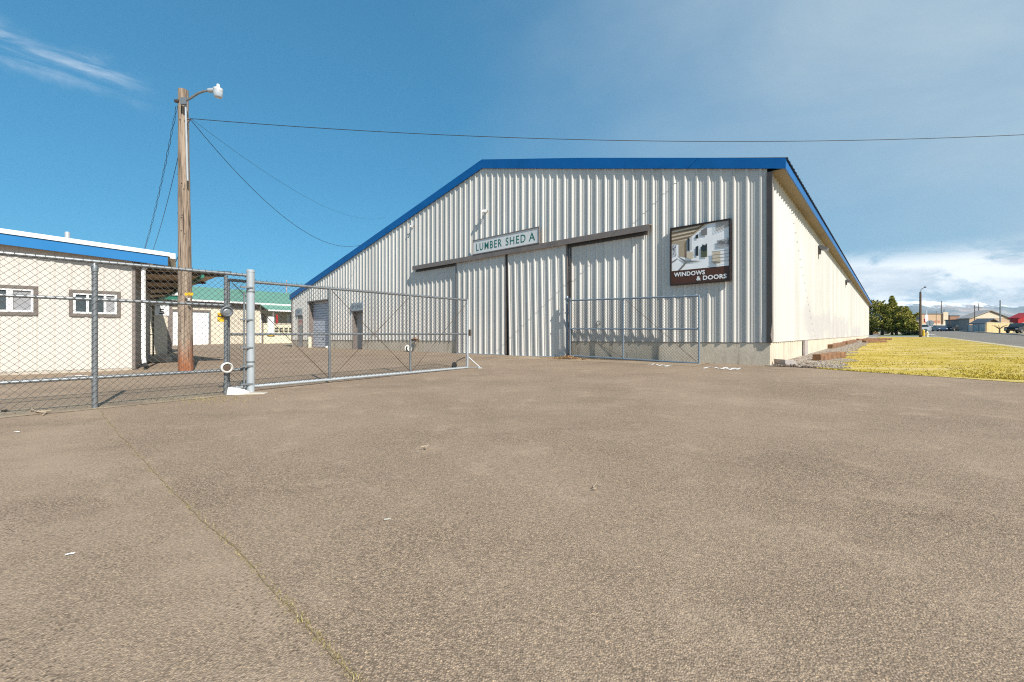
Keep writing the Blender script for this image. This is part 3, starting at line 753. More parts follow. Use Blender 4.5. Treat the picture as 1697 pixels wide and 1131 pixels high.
mb = MB(); mb.tube([FE(SF0, 1.91, -.03), FE(SG, 1.935, -.03)], .024, 10); ties(mb, FE(SF0, 1.91, -.03), FE(SG, 1.935, -.03), .024, 55); mb.build('top_rail', M['galv'], fence)
mb = MB(); mb.tube([FE(SF0, 1.425, -.03), FE(2.2, 1.43, -.03)], .021, 10); mb.build('middle_rail', M['galv'], fence)
mb = MB(); mb.tube([FE(SF0, .375, -.03), FE(SG, .41, -.03)], .024, 10); ties(mb, FE(SF0, .375, -.03), FE(SG, .41, -.03), .024, 90); mb.build('bottom_rail', M['galv'], fence)
for s, r in ((-2.4, .03), (.64, .031)):
    mb = MB(); mb.tube([FE(s, -.1, -.03), FE(s, 1.86, -.03)], r, 12); mb.lathe([(r + .006, 1.80), (r + .006, 1.87), (r - .006, 1.90), (.015, 1.92)], FE(s, 0, -.03), UP, 12); 
    for z in (.37, 1.43): mb.lathe([(r + .006, z - .02), (r + .006, z + .02)], FE(s, 0, -.03), UP, 12)
    ties(mb, FE(s, .1, -.03), FE(s, 1.8, -.03), r + .001, 22)
    mb.build('post', M['galv'], fence, smooth=True)
mb = MB(); mb.tube([FE(SG, -.1), FE(SG, 2.0)], .06, 16); mb.lathe([(.064, 1.985), (.064, 2.02), (.05, 2.03)], FE(SG, 0), UP, 16)
gp = mb.build('gate_post', M['galv_paint'], fence, smooth=True)
mb = MB()
for z in (.16, .45, .75, 1.2, 1.72): mb.box(FE(SG - .16, z, .035), D2 * .18, ND * .035, UP * .025)
mb.tube([FE(SG - .1, .1, .03), FE(SG - .1, 1.65, .03)], .014, 8); 
for z in (.52, 1.66): mb.lathe([(.066, z), (.066, z + .02)], FE(SG, 0), UP, 14)
mb.build('post_bracket', M['galv'], gp)
mb = MB(); mb.tube([FE(2.13, -.05, -.03), FE(2.13, 1.9, -.03)], .027, 10); ties(mb, FE(2.13, .1, -.03), FE(2.13, 1.8, -.03), .028, 22); mb.build('post', M['galv'], fence, smooth=True)
for z, m_ in ((1.33, M['galv']), (.45, M['dirty_white'])):
    mb = MB(); c = FE(2.13, z, .03)
    mb.lathe([(.03, -.03), (.055, -.035), (.085, -.03), (.085, .015), (.07, .03), (.055, .0), (.03, .003)], c, ND, 20)
    rl = mb.build('guide_roller', m_, fence, smooth=True)
    mb = MB(); mb.lathe([(.055, -.0), (.03, .008)], c, ND, 16); mb.build('hub', M['rust'] if z < 1 else M['galv'], rl)
# rolling gate
g0, g1 = 2.2, 7.42; GO = -.13
gate = thing('rolling_gate', FE(5, .1, GO), 'long chain-link rolling gate left half open with a wheel at its far end', 'gate')
zb = lambda s: .105 + (s - g0) * .010
mb = MB(); chain(mb, FE(g0, .12, GO), D2, g1 - g0, 1.76); barbs(mb, FE(g0 + .3, 1.86, GO), D2, 1.9)
mb.build('wire_mesh', M['wire'], gate)
mb = MB(); mb.tube([FE(g0, 1.85, GO - .02), FE(g1, 1.85, GO - .02)], .025, 10); ties(mb, FE(g0, 1.85, GO - .02), FE(g1, 1.85, GO - .02), .025, 50); mb.build('top_rail', M['galv'], gate)
mb = MB(); mb.tube([FE(g0, .975, GO - .02), FE(g1, 1.0, GO - .02)], .021, 10); ties(mb, FE(g0, .975, GO - .02), FE(g1, 1.0, GO - .02), .022, 50); mb.build('middle_rail', M['galv'], gate)
mb = MB(); mb.tube([FE(g0, zb(g0), GO - .02), FE(g1, zb(g1), GO - .02)], .027, 10); ties(mb, FE(g0, zb(g0), GO - .02), FE(g1, zb(g1), GO - .02), .027, 70); mb.build('bottom_rail', M['galv_paint'], gate)
for s, r in ((g0, .02), (3.86, .024), (5.69, .024), (g1 - .02, .03)):
    mb = MB(); mb.tube([FE(s, zb(s), GO - .02), FE(s, 1.86, GO - .02)], r, 10); ties(mb, FE(s, zb(s), GO - .02), FE(s, 1.8, GO - .02), r, 20); mb.build('upright', M['galv_paint'] if s > 7 else M['galv'], gate)
for a, za, b, zb_ in ((2.25, 1.8, 3.83, .17), (3.9, 1.8, 5.66, .18), (5.66, 1.8, 3.9, .17), (7.38, 1.78, 5.73, .18)):
    mb = MB(); mb.tube([FE(a, za, GO), FE(b, zb_, GO)], .006, 6); mb.build('brace_rod', M['rust'], gate)
c = FE(g1 - .38, zt(g1) + .085, GO - .1)
mb = MB(); mb.lathe([(.05, -.03), (.085, -.03), (.09, -.02), (.09, .02), (.085, .03), (.05, .03)], c, D2.lerp(ND, .7), 18); wh = mb.build('wheel', M['tyre'], gate, smooth=True)
mb = MB(); mb.lathe([(.05, -.025), (.05, .025), (.015, .03)], c, D2.lerp(ND, .7), 12); mb.build('rim', M['galv'], wh)
mb = MB(); mb.tube([c, c + UP * .12 + D2 * .1, FE(g1 - .1, .42, GO - .02)], .014, 6); mb.build('wheel_fork', M['dark_trim'], gate)
mb = MB(); mb.tube([FE(g1, .42, GO), P(g1 + .18, NF + GO + .22, .03)], .013, 6); mb.tube([FE(g1, .16, GO), P(g1 + .18, NF + GO + .22, .03)], .010, 6); mb.cbox(P(g1 + .18, NF + GO + .22, .015), .09, .05, .03, .4); mb.build('strut', M['galv_paint'], gate)
mb = MB(); mb.box(FE(g1 - .02, .95, GO + .03), D2 * .05, ND * .04, UP * .16); mb.build('latch', M['rust'], gate)
# right hand leaf folded back along the shed wall
ga, gb = FW(-.06, .30, 0), FW(-4.08, .34, 0)
uu = (gb - ga).normalized(); Lg = (gb - ga).length
leafg = thing('swing_gate', V((ga.x, ga.y, .25)), 'blue grey framed chain-link gate leaf folded back against the shed wall right of the doors', 'gate')
zl = lambda x, a, b: a + (b - a) * x / Lg
def GL(x, z, o=0): p = ga + uu * x - D2 * o; p.z = z; return p
mb = MB(); 
chain(mb, GL(0, .25), uu, Lg, 1.76); mb.build('wire_mesh', M['wire'], leafg)
for nm, a, b, r in (('top_rail', 2.09, 1.99, .026), ('middle_rail', 1.18, 1.13, .023), ('bottom_rail', .31, .235, .028)):
    mb = MB(); mb.tube([GL(0, a), GL(Lg, b)], r, 10); mb.build(nm, M['gate_blue'], leafg)
for x, a, b in ((0, .29, 2.11), (Lg * .465, .27, 2.04), (Lg, .2, 2.02)):
    mb = MB(); mb.tube([GL(x, a), GL(x, b)], .026, 10); mb.build('upright', M['gate_blue'], leafg)
for a, za, b, zb_ in ((.05, 1.15, 1.85, .32), (3.95, .28, 1.95, 2.0)):
    mb = MB(); mb.tube([GL(a, za), GL(b, zb_)], .006, 6); mb.build('brace_rod', M['rust'], leafg)
hp = FW(.10, .24, 0); hp.z = gz(hp)
o = thing('hinge_post', hp, 'short blue grey hinge post between the sliding doors and the folded gate leaf', 'post')
mb = MB(); mb.tube([hp - UP * .1, hp + UP * 1.98], .04, 12); mb.lathe([(.045, 1.95), (.045, 2.0), (.02, 2.03)], hp, UP, 12); mb.build('pipe', M['gate_blue'], o, smooth=True)
for z in (.18, 1.45, 1.9):
    mb = MB(); mb.box(hp + UP * z - FU * .06 - D2 * .05, FU * .2, D2 * .08, UP * .04); mb.build('hinge', M['galv'], o)
# ---------------------------------------------------------------- cream office on the left
C0 = V((-10.35, 11.86, 0)); FDv = V((.793, .608, 0)).normalized(); FN = V((FDv.y, -FDv.x, 0)); SD = -FN
def OF(u, o, z): p = C0 - FDv * u + FN * o; p.z = z; return p
gz0 = gz(C0)
office = thing('office_building', V((C0.x, C0.y, gz0)) - FDv * 3 + SD * 3, 'low cream metal-sided office with bright blue fascia and white roof edge behind the fence', 'building')
UL = 11.0; OH = .28
base = OF(0, OH, 0)
def oz(px, py): return hz(base, -FDv, px, py)
(uA, zA1), (uB, zB1) = oz(0, 379), oz(278, 419)
sl = (zA1 - zB1) / (uA - uB); ztp = lambda u: zB1 + sl * (u - uB)
fb = (oz(0, 387)[1] + oz(278, 425)[1] - zA1 - zB1) / 2; fc = (oz(0, 405.5)[1] + oz(278, 440)[1] - zA1 - zB1) / 2
wins = []
for p0, p1, y0, y1 in ((-52, 63, 475, 523), (114.5, 200, 481.5, 526)):
    pl = OF(0, .02, 0); u0, za = hz(pl, -FDv, p1, (y0 if p0 < 0 else y0 + 2.5)); u1, zb_ = hz(pl, -FDv, p0, y0)
    z0 = hz(pl, -FDv, p1, y1)[1]; wins.append((u0, u1, z0 + .0, za))
mb = MB(); prof = ribs(0, UL, tuple(x for w in wins for x in w[:2]))
zbot = gz0 + .05
for (a, ha), (b, hb) in zip(prof, prof[1:]):
    if b - a < 1e-6: continue
    mid = (a + b) / 2; spans = [(zbot, ztp(mid) + fc + .12)]
    for u0, u1, z0, z1 in wins:
        if u0 < mid < u1: spans = [(zbot, z0), (z1, spans[0][1])]
    for z0, z1 in spans: mb.poly([OF(a, ha * .55, z0), OF(b, hb * .55, z0), OF(b, hb * .55, z1), OF(a, ha * .55, z1)])
mb.build('front_wall', M['office_siding'], office)
mb = MB()
LS = 7.2
mb.box(C0 + UP * (gz0 + .02), SD * LS, -FDv * .06, UP * (ztp(0) + fc - gz0 + .05))
mb.box(C0 - FDv * UL + UP * gz0, SD * LS, FDv * .06, UP * (ztp(UL) + fc - gz0)); mb.box(C0 + SD * LS + UP * gz0, -FDv * UL, -SD * .06, UP * (ztp(0) + fc - gz0))
mb.build('side_wall', mat('shaded_siding', (.20, .17, .15), .6, var=.1), office)  # side and rear siding darkened, their shade put into the colour
mb = MB(); mb.box(OF(0, .035, gz0 + .03), -FDv * .07, SD * .1, UP * (ztp(0) + fc - gz0 + .02)); mb.build('corner_trim', M['brown_trim'], office)
mb = MB(); mb.box(OF(UL, .0, gz0 - .1), FDv * UL, SD * .1, UP * .17); mb.build('footing', M['concrete'], office)
UE = uB
mb = MB(); mb.prism([OF(UE, OH, ztp(UE) + fc), OF(UL, OH, ztp(UL) + fc), OF(UL, OH, ztp(UL) + fb), OF(UE, OH, ztp(UE) + fb)], SD * .04); mb.build('fascia', M['office_blue'], office)
mb = MB(); mb.prism([OF(UE - .05, OH + .03, ztp(UE) + fb), OF(UL, OH + .03, ztp(UL) + fb), OF(UL, OH + .03, ztp(UL)), OF(UE - .05, OH + .03, ztp(UE))], SD * (LS + .6)); rf = mb.build('roof', M['white'], office)
mb = MB(); u, z = oz(91, 390); p = OF(u, -1.2, ztp(u) - .05); mb.lathe([(.055, -.05), (.055, .42), (.05, .44)], p, UP, 12); mb.build('vent_pipe', M['galv_paint'], rf, smooth=True)
mb = MB(); mb.prism([OF(UE + .02, OH - .04, ztp(UE) + fc + .04), OF(UL, OH - .04, ztp(UL) + fc + .04), OF(UL, 0, ztp(UL) + fc + .04), OF(UE + .02, 0, ztp(UE) + fc + .04)], UP * .02); mb.build('soffit', M['brown_trim'], office)
mb = MB(); zd = ztp(0) + fc - .12
q = [OF(-.0, OH * .2, zd + .2) + FDv * .45, OF(0, .05, zd + .12) + FDv * .3, OF(0, .03, zd - .05) + FDv * .17, OF(0, .03, gz0 + .35) + FDv * .17, OF(0, .06, gz0 + .16) + FDv * .19, OF(0, .16, gz0 + .06) + FDv * .25]
mb.tube(q[:5], .052, 8); ds = mb.build('downspout', M['white'], office, smooth=True)
mb = MB(); mb.tube(q[4:], [.054, .06], 10); mb.build('drain_boot', M['tyre'], ds)
mb = MB(); mb.box(OF(UE - .05, OH + .04, ztp(UE) - .16), FDv * .12, SD * (LS + .4), UP * .15); mb.build('gutter', M['white'], office)
for wi, (u0, u1, z0, z1) in enumerate(wins):
    w_, h_ = u1 - u0, z1 - z0; tr = .075
    mb = MB()
    mb.box(OF(u1, .045, z0), FDv * w_, SD * .08, UP * tr); mb.box(OF(u1, .045, z1 - tr), FDv * w_, SD * .08, UP * tr)
    mb.box(OF(u1, .045, z0 + tr), FDv * tr, SD * .08, UP * (h_ - 2 * tr)); mb.box(OF(u0 + tr, .045, z0 + tr), FDv * tr, SD * .08, UP * (h_ - 2 * tr))
    win = mb.build('window', mat('window_trim', (.15, .125, .105), .6, var=.12), office)
    a0, a1, b0, b1 = u0 + tr, u1 - tr, z0 + tr, z1 - tr; fwid = .045
    mb = MB()
    mb.box(OF(a1, .03, b0), FDv * (a1 - a0), SD * .05, UP * fwid); mb.box(OF(a1, .03, b1 - fwid), FDv * (a1 - a0), SD * .05, UP * fwid)
    mb.box(OF(a1, .03, b0 + fwid), FDv * fwid, SD * .05, UP * (b1 - b0 - 2 * fwid)); mb.box(OF(a0 + fwid, .03, b0 + fwid), FDv * fwid, SD * .05, UP * (b1 - b0 - 2 * fwid))
    mull = [.30, .70] if wi else [.36]
    for f in ([.29, .69] if wi else [.53]): mb.box(OF(a1 - (a1 - a0) * f, .032, b0 + fwid), FDv * (.05 if wi else .11), SD * .05, UP * (b1 - b0 - 2 * fwid))
    mb.build('frame', M['white'], win)
    mb = MB(); fr = [0, .3, .7, 1] if wi else [0, .55, 1]
    for k, (f0, f1) in enumerate(zip(fr, fr[1:])):
        mi = (0, 0, 1)[k] if wi else (0, 1)[k]
        mb.poly([OF(a1 - (a1 - a0) * f0, -.01, b0), OF(a1 - (a1 - a0) * f1, -.01, b0), OF(a1 - (a1 - a0) * f1, -.01, b1), OF(a1 - (a1 - a0) * f0, -.01, b1)], mi)
    mb.build('pane', [M['glass'], M['glass_pale']], win)
# canopy running back from the office
can = thing('canopy', V((-10.5, 14.5, gz0)), 'tan corrugated canopy on green steel beams behind the utility pole', 'canopy')
cA = at(243, 12.55, 446)
cB = at(381, 12.9, 452); cE = at(249, 22.5, 500); cW = at(243.5, 22.6, 503)
mb = MB(); qd = [cA, cB, cE, cW]
nk = 40
for k in range(nk):
    f0, f1 = k / nk, (k + 1) / nk; h0, h1 = (.02 if k % 2 else 0), (0 if k % 2 else .02)
    a0_, a1_, b0_, b1_ = cB.lerp(cE, f0), cB.lerp(cE, f1), cA.lerp(cW, f0), cA.lerp(cW, f1)
    mb.poly([a0_ + UP * h0, a1_ + UP * h1, b1_ + UP * h1, b0_ + UP * h0])
mb.build('roof_sheet', mat('tan_sheet', (.60, .47, .31), .7, var=.15, vs=1), can)
for f in (.03, .2, .38, .56, .74, .92):
    a, b = cB.lerp(cE, f), cA.lerp(cW, f); mb = MB(); mb.box(b - UP * .09, a - b, (cE - cB).normalized() * .05, UP * .08); mb.build('purlin', M['dark_trim'], can)
a, b = cB.lerp(cA, .35).lerp(cE.lerp(cW, .35), .0), cE.lerp(cW, .5)
mb = MB(); mb.box(a - UP * .2, b - a, FDv * .07, UP * .1); mb.build('beam', M['green_trim'], can)
mb = MB(); mb.box(cA - UP * .02, (cB - cA) * 1.02, SD * .05, UP * .05); mb.build('edge_beam', M['dark_trim'], can)
for f in (.12, .55):
    p = cA.lerp(cB, .62).lerp(cW.lerp(cE, .62), f); 
    q = cA.lerp(cW, .25 if f < .2 else .6) + FDv * .45
mb = MB(); q = at(254, 17.2); mb.tube([q, V((q.x, q.y, 2.15))], .03, 8); q2 = at(246, 17.2); mb.tube([q2, V((q2.x, q2.y, 2.15))], .03, 8); mb.tube([V((q.x, q.y, 2.13)), V((q2.x, q2.y, 2.13))], .025, 8); mb.tube([V((q.x, q.y, 1.0)), V((q2.x, q2.y, 1.0))], .015, 8)
mb.build('support_frame', mat('rusty_green', (.16, .15, .08), .6), can)
q = G(263, 601); mb = MB(); mb.cbox(q + UP * .09, .62, .4, .18, .3); tag(mb.build('concrete_block', M['concrete'], origin=q, bevel=.02), 'low concrete block on the yard beside the office downspout', 'block')
# ---------------------------------------------------------------- utility pole, lamp and wires
pb = G(308, 617)
pole = thing('utility_pole', pb, 'tall weathered wooden utility pole with a lamp arm and reddish foot', 'utility pole')
pt = at(303.5, pb.y + .1, 150)
pts = []; rs = []
for k in range(25):
    f = k / 24; p = (pb - UP * .2).lerp(pt, f); p.x += .012 * mnoise.noise(V((k * .7, 0, 0))); pts.append(p); rs.append(.165 - .055 * f + .006 * mnoise.noise(V((k * .9, 4, 0))))
mb = MB(); mb.tube(pts, rs, 16)
mb.build('shaft', M['pole'], pole, smooth=True)
TOP = pt; S_ = pb.y / F
def pp(px, py, dy=0): return at(px, pb.y + dy, py)
mb = MB(); mb.tube([pp(306, 168, -.13), pp(316, 163, -.14), pp(328, 155, -.14), pp(338, 151.5, -.14), pp(350, 150.5, -.14)], .028, 8); arm = mb.build('lamp_arm', M['galv'], pole, smooth=True)
mb = MB(); mb.cbox(pp(304.5, 168, -.14), .14, .05, .17); mb.build('arm_plate', M['galv'], arm)
mb = MB(); mb.tube([pp(346, 150.5, -.14), pp(363, 149.5, -.14)], .055, 10); hd = mb.build('lamp_head', M['galv_paint'], pole, smooth=True)
c = pp(361.5, 149, -.14)
mb = MB(); mb.lathe([(.10, -.02), (.11, .02), (.06, .04), (.035, .05), (.035, .13), (.018, .14)], c, UP, 14); mb.build('photocell', M['white'], hd, smooth=True)
m_, nt_, bs_ = nodes('lamp_glass'); bs_.inputs['Base Color'].default_value = (.82, .86, .88, 1); bs_.inputs['Roughness'].default_value = .25; bs_.inputs['Transmission Weight'].default_value = .5
mb = MB(); mb.lathe([(.10, -.02), (.105, -.08), (.095, -.17), (.08, -.19)], c, UP, 16); mb.build('lamp_lens', m_, hd, smooth=True)
mb = MB(); mb.tube([pp(307.5, 172, -.10), pp(311, 300, -.12)], .022, 8); mb.build('conduit', M['galv_paint'], pole)
mb = MB(); mb.lathe([(.04, -.06), (.05, 0), (.04, .06)], pp(294, 168), V((1, 0, 0)), 10); mb.tube([pp(294, 168), pp(304, 168)], .015, 6); mb.build('insulator', M['dark_trim'], pole)
mb = MB(); mb.tube([pp(306, 200), pp(317, 197)], .012, 6); mb.tube([pp(317, 197), pp(310, 206)], .01, 6); mb.build('wire_hook', M['rust'], pole)
mb = MB(); mb.box(pp(306, 490, -.21), V((.2, 0, 0)), V((0, .02, 0)), UP * .07); mb.build('marker_plate', M['yellow'], pole)
mb = MB(); mb.box(pp(311, 499, -.21), V((.05, 0, 0)), V((0, .02, 0)), UP * .07); mb.build('small_tag', M['white'], pole)
rn = random.Random(11)
for k in range(16):
    mb = MB(); f = rn.uniform(.12, .95); p = (pb).lerp(pt, f); a = rn.uniform(-2.4, -.6); r = .165 - .055 * f
    mb.tube([p + V((math.cos(a), math.sin(a), 0)) * (r - .02), p + V((math.cos(a), math.sin(a), 0)) * (r + .012)], .012, 6); mb.build('bolt', M['rust'], pole)
def wire(name, a, b, sag, r, lab, n=26, twist=False):
    mb = MB(); pts = []
    for k in range(n + 1):
        f = k / n; p = a.lerp(b, f); p.z -= sag * 4 * f * (1 - f); pts.append(p)
    if twist:
        for ph in (0, math.pi):
            fine = []
            for k in range(160):
                f = k / 159; p = a.lerp(b, f); p.z -= sag * 4 * f * (1 - f); an = f * 60 + ph
                fine.append(p + V((math.cos(an) * .018, math.sin(an) * .018, 0)))
            mb.tube(fine, r, 4)
    else: mb.tube(pts, r, 5)
    return tag(mb.build(name, M['rubber_black'], origin=a, fixn=False), lab, 'cable', 'overhead cables from the pole')
w0 = pp(317, 197)
far = V((46, 12.5, 0)); far.z = .2
tk = (1697 - CX) / F
endw = V((45.5, 12.0, 11.1))
wire('overhead_cable', w0, endw, 2.16, .0085, 'thick black cable spanning the sky from the pole across to the right edge', 60)
wire('overhead_cable', pp(317, 200), FW(13.55, -.4, zroof(13.55) + .3), 1.25, .008, 'sagging cable from the pole down to the vent on the shed roof slope')
wire('overhead_cable', pp(318, 198), at(640, 34, 360), 1.0, .004, 'thin faint cable from the pole to behind the shed roof')
wire('overhead_cable', pp(293, 176), at(240, 15.5, 412), .25, .006, 'twisted cable dropping from the pole top to the office roof, farther left of two', 20, True)
wire('overhead_cable', pp(297, 252), at(253, 15.2, 416), .18, .007, 'plain dark cable dropping from mid pole to the office roof', 20)
wire('overhead_cable', pp(299, 415), at(285, 14.4, 443), .06, .009, 'short dark cable from the pole to the canopy edge', 10)
b = V((45.5, 12, 0)); b.z = gz(b)
o = thing('utility_pole', b, 'wooden utility pole beyond the right edge that carries the long cable', 'utility pole')
mb = MB(); mb.tube([b - UP * .3, V((b.x, b.y, 11.5))], [.17, .11], 12); mb.build('shaft', M['pole'], o)
# ---------------------------------------------------------------- green roofed warehouse in the yard
NWH = -45.1
def WH(s, o, z): p = D2 * s + ND * (NWH + o); p.z = z; return p
WSL, WSR = 2.0, 30.0
wh = thing('green_roof_warehouse', P(12, NWH - 6), 'long cream warehouse with green metal roof and white overhead door across the yard', 'warehouse')
l0 = WH(0, 0, 0)
ez = (hz(l0, D2, 284, 497)[1] + hz(l0, D2, 480, 507)[1]) / 2
NRG = -9.0
rp = WH(0, NRG, 0); rz = (hz(rp, D2, 330, 478)[1] + hz(rp, D2, 478, 487)[1]) / 2
sdl, sdr = hit(l0, D2, 286), hit(l0, D2, 346); zdt = hz(l0, D2, 346, 517)[1]
mb = MB(); pr = ribs(WSL, WSR, (sdl, sdr))
for (a, ha), (b, hb) in zip(pr, pr[1:]):
    mid = (a + b) / 2; z0 = zdt if sdl < mid < sdr else 0
    if b - a > 1e-6: mb.poly([WH(a, ha, z0), WH(b, hb, z0), WH(b, hb, ez), WH(a, ha, ez)])
mb.poly([WH(WSL, 0, 0), WH(WSL, 2 * NRG, 0), WH(WSL, 2 * NRG, ez), WH(WSL, NRG, rz), WH(WSL, 0, ez)]); mb.poly([WH(WSR, 0, 0), WH(WSR, 2 * NRG, 0), WH(WSR, 2 * NRG, ez), WH(WSR, NRG, rz), WH(WSR, 0, ez)])
mb.build('wall', M['tan_wall'], wh)
mb = MB(); pr = ribs(WSL - .3, WSR + .3)
for (a, ha), (b, hb) in zip(pr, pr[1:]):
    for o0, z0, o1, z1 in ((.5, ez - .02, NRG, rz), (NRG, rz, 2 * NRG - .5, ez - .02)):
        mb.poly([WH(a, o0, z0 + .1 + ha), WH(b, o0, z0 + .1 + hb), WH(b, o1, z1 + .1 + hb), WH(a, o1, z1 + .1 + ha)])
mb.build('roof', M['green_roof'], wh)
mb = MB(); mb.box(WH(WSL, .5, ez - .06), D2 * (WSR - WSL), ND * .12, UP * .14); mb.build('gutter', M['white'], wh)
mb = MB(); mb.box(WH(WSL, .0, ez - .06), D2 * (WSR - WSL), ND * .5, UP * .02); mb.box(WH(WSL, .02, ez - .5), D2 * (WSR - WSL), ND * .03, UP * .4); mb.build('soffit', M['brown_trim'], wh)
mb = MB(); z = .1
while z < zdt - .02:
    mb.box(WH(sdl, -.12, z), D2 * (sdr - sdl), ND * .04, UP * .52); z += .53
mb.build('overhead_door', M['white'], wh)
mb = MB(); mb.box(WH(sdr, .0, 0), D2 * .14, ND * .05, UP * zdt); mb.box(WH(sdl - .14, 0, 0), D2 * .14, ND * .05, UP * zdt); mb.box(WH(sdl - .14, 0, zdt), D2 * (sdr - sdl + .28), ND * .05, UP * .14); mb.build('door_frame', M['brown_trim'], wh)
s = hit(l0, D2, 431)
mb = MB(); mb.tube([WH(s, .1, ez), WH(s, .1, .2)], .06, 6); mb.build('downspout', M['white'], wh)
mb = MB(); mb.box(WH(s + .15, .03, .1), D2 * .3, ND * .05, UP * (ez - 1)); mb.build('corner_trim', M['brown_trim'], wh)
# porch with its own lower roof
ps0 = s - .2; pd = 2.6; pez = hz(WH(0, pd, 0), D2, 445, 515)[1]
mb = MB(); mb.prism([WH(ps0, 0, pez + .75), WH(ps0, pd, pez), WH(ps0, pd, pez + .08), WH(ps0, 0, pez + .83)], D2 * 14); pr_ = mb.build('porch_roof', M['green_roof'], wh)
mb = MB(); mb.box(WH(ps0, pd, pez - .04), D2 * 14, ND * .1, UP * .13); mb.build('porch_gutter', M['white'], pr_)
for k in (0, 1):
    mb = MB(); mb.box(WH(ps0 + .4 + k * 6, pd - .15, .1), D2 * .12, ND * .12, UP * (pez - .1)); mb.build('porch_post', M['brown_trim'], wh)
mb = MB(); w1 = ps0 + 2.6; mb.box(WH(w1, .04, 1.9), D2 * 5, ND * .06, UP * 1.2); wf = mb.build('window', M['white'], wh)
mb = MB(); 
for k in range(3): mb.box(WH(w1 + .25 + k * 1.55, .1, 2.1), D2 * 1.35, ND * .02, UP * .85)
mb.build('pane', M['glass_pale'], wf)
b = P(ps0 + 5, NWH + pd)
bw = thing('block_wall', b, 'pale yellow breeze block screen wall standing under the green porch roof', 'wall')
zt0 = gz(b); so = hit(WH(0, pd, 0), D2, 437); topz = hz(WH(0, pd, 0), D2, 470, 538)[1]
mb = MB(); bz = topz - .75
mb.box(WH(so, pd, 0), D2 * 9, -ND * .2, UP * bz); mb.box(WH(so, pd, topz - .3), D2 * 9, -ND * .2, UP * .3)
x = so; 
while x < so + 9: 
    mb.box(WH(x, pd, bz), D2 * .5 if int((x - so) / .42) % 6 == 0 else D2 * .09, -ND * .2, UP * (topz - .3 - bz)); x += .42
mb.box(WH(so, pd, bz + .2), D2 * 9, -ND * .18, UP * .06)
mb.build('blockwork', M['cream'], bw)
mb = MB(); mb.box(WH(so, pd + .04, topz), D2 * 9, -ND * .28, UP * .08); mb.build('coping', M['tan_wall'], bw)
p = WH(so + .3, pd + .06, 1.2)
o = thing('post_banner', p, 'narrow white and red vertical banner with a yellow foot on the block wall', 'sign')
mb = MB(); mb.box(p, D2 * .55, ND * .03, UP * 1.5); mb.build('panel', M['white'], o); mb = MB(); mb.box(p + D2 * .7 + UP * .9, D2 * .16, ND * .03, UP * .8); mb.build('red_stripe', M['red'], o); mb = MB(); mb.box(p - UP * .25, D2 * .6, ND * .035, UP * .25); mb.build('yellow_foot', M['yellow'], o)
mb = MB(); q = at(475, 60, 487); mb.tube([q - UP * 2, q + UP * 1.9], .06, 6); mb.tube([q + UP * .9 - V((.3, 0, 0)), q + UP * .9 + V((.3, 0, 0))], .04, 5); mb.tube([V((q.x, q.y, gz(q))), q], .07, 6)
tag(mb.build('antenna_mast', mat('faded_mast', (.5, .35, .33), .6), origin=V((q.x, q.y, gz(q)))), 'thin reddish antenna mast rising behind the green roof', 'mast')
# nearer low tan building with the number 5 sign
K = G(283, 586); ks, kn = sn(K)
def KW(s, o, z): p = D2 * s + ND * (kn + o); p.z = z; return p
tb_ = thing('storage_building', K - D2 * 3 - ND * 2, 'low tan storage building with green fascia just behind the canopy', 'building')
kt = EYE + (HZ - 497) * K.y / F
mb = MB(); mb.box(KW(ks - 7, 0, 0), D2 * 7, -ND * 6, UP * kt); mb.build('wall', M['tan_wall'], tb_)
mb = MB(); mb.box(KW(ks - .12, .02, 0), D2 * .16, -ND * .2, UP * (kt - .02)); mb.build('corner_trim', M['brown_trim'], tb_)
mb = MB(); mb.box(KW(ks - 7.2, .35, kt - .02), D2 * 7.5, -ND * .05, UP * .2); mb.build('fascia', M['green_trim'], tb_)
mb = MB(); mb.box(KW(ks - 7.3, .42, kt + .2), D2 * 7.9, -ND * 6.9, UP * .13); mb.build('roof', M['white'], tb_)
sg = thing('number_sign', KW(ks - .35, .02, kt - .8), 'square white sign with a black 5 at the corner of the tan storage building', 'sign')
mb = MB(); mb.box(KW(ks - .62, .02, kt - .80), D2 * .55, ND * .02, UP * .6); mb.build('board', M['white'], sg)
mb = MB(); text_mb(mb, '5', KW(ks - .46, .045, kt - .74), D2, UP, .27, .2, .03); letters_like(mb, KW(ks - .55, .042, kt - .36), D2, UP, .4, .07, 5, 4, 0); mb.build('lettering', M['rubber_black'], sg, fixn=False)
q = FE(2.06, 1.17, -.02); o = thing('yellow_tag', q, 'small yellow tag wired to the fence beside the upper guide roller', 'tag')
mb = MB(); mb.box(q - D2 * .045, D2 * .09, ND * .01, UP * .14); mb.build('plate', M['yellow'], o); mb = MB(); mb.box(q - D2 * .045 + ND * .012 + UP * .075, D2 * .09, ND * .003, UP * .015); mb.build('print_band', M['dark_trim'], o)
# ---------------------------------------------------------------- loose things on the ground
def crumple(name, c, sx, sy, sz, m, seed, lab, cat, grp=None, rz=0):
    mb = MB(); n = 9; rr = random.Random(seed)
    for i in range(n):
        for j in range(n):
            x, y = (i / (n - 1) - .5) * sx, (j / (n - 1) - .5) * sy; e = max(abs(i / (n - 1) - .5), abs(j / (n - 1) - .5)) * 2
            p = V((x * math.cos(rz) - y * math.sin(rz), x * math.sin(rz) + y * math.cos(rz), .004 + sz * (1 - e * .7) * abs(mnoise.noise(V((x * 9 / max(sx, .1), y * 9 / max(sx, .1), seed)))) * 1.6 + sz * .25 * rr.random()))
            mb.v.append(c + p)
    for i in range(n - 1):
        for j in range(n - 1): mb.f.append((i * n + j, i * n + n + j, i * n + n + j + 1, i * n + j + 1)); mb.m.append(0)
    return tag(mb.build(name, m, origin=c), lab, cat, grp)
b = G(389, 655); mb = MB()
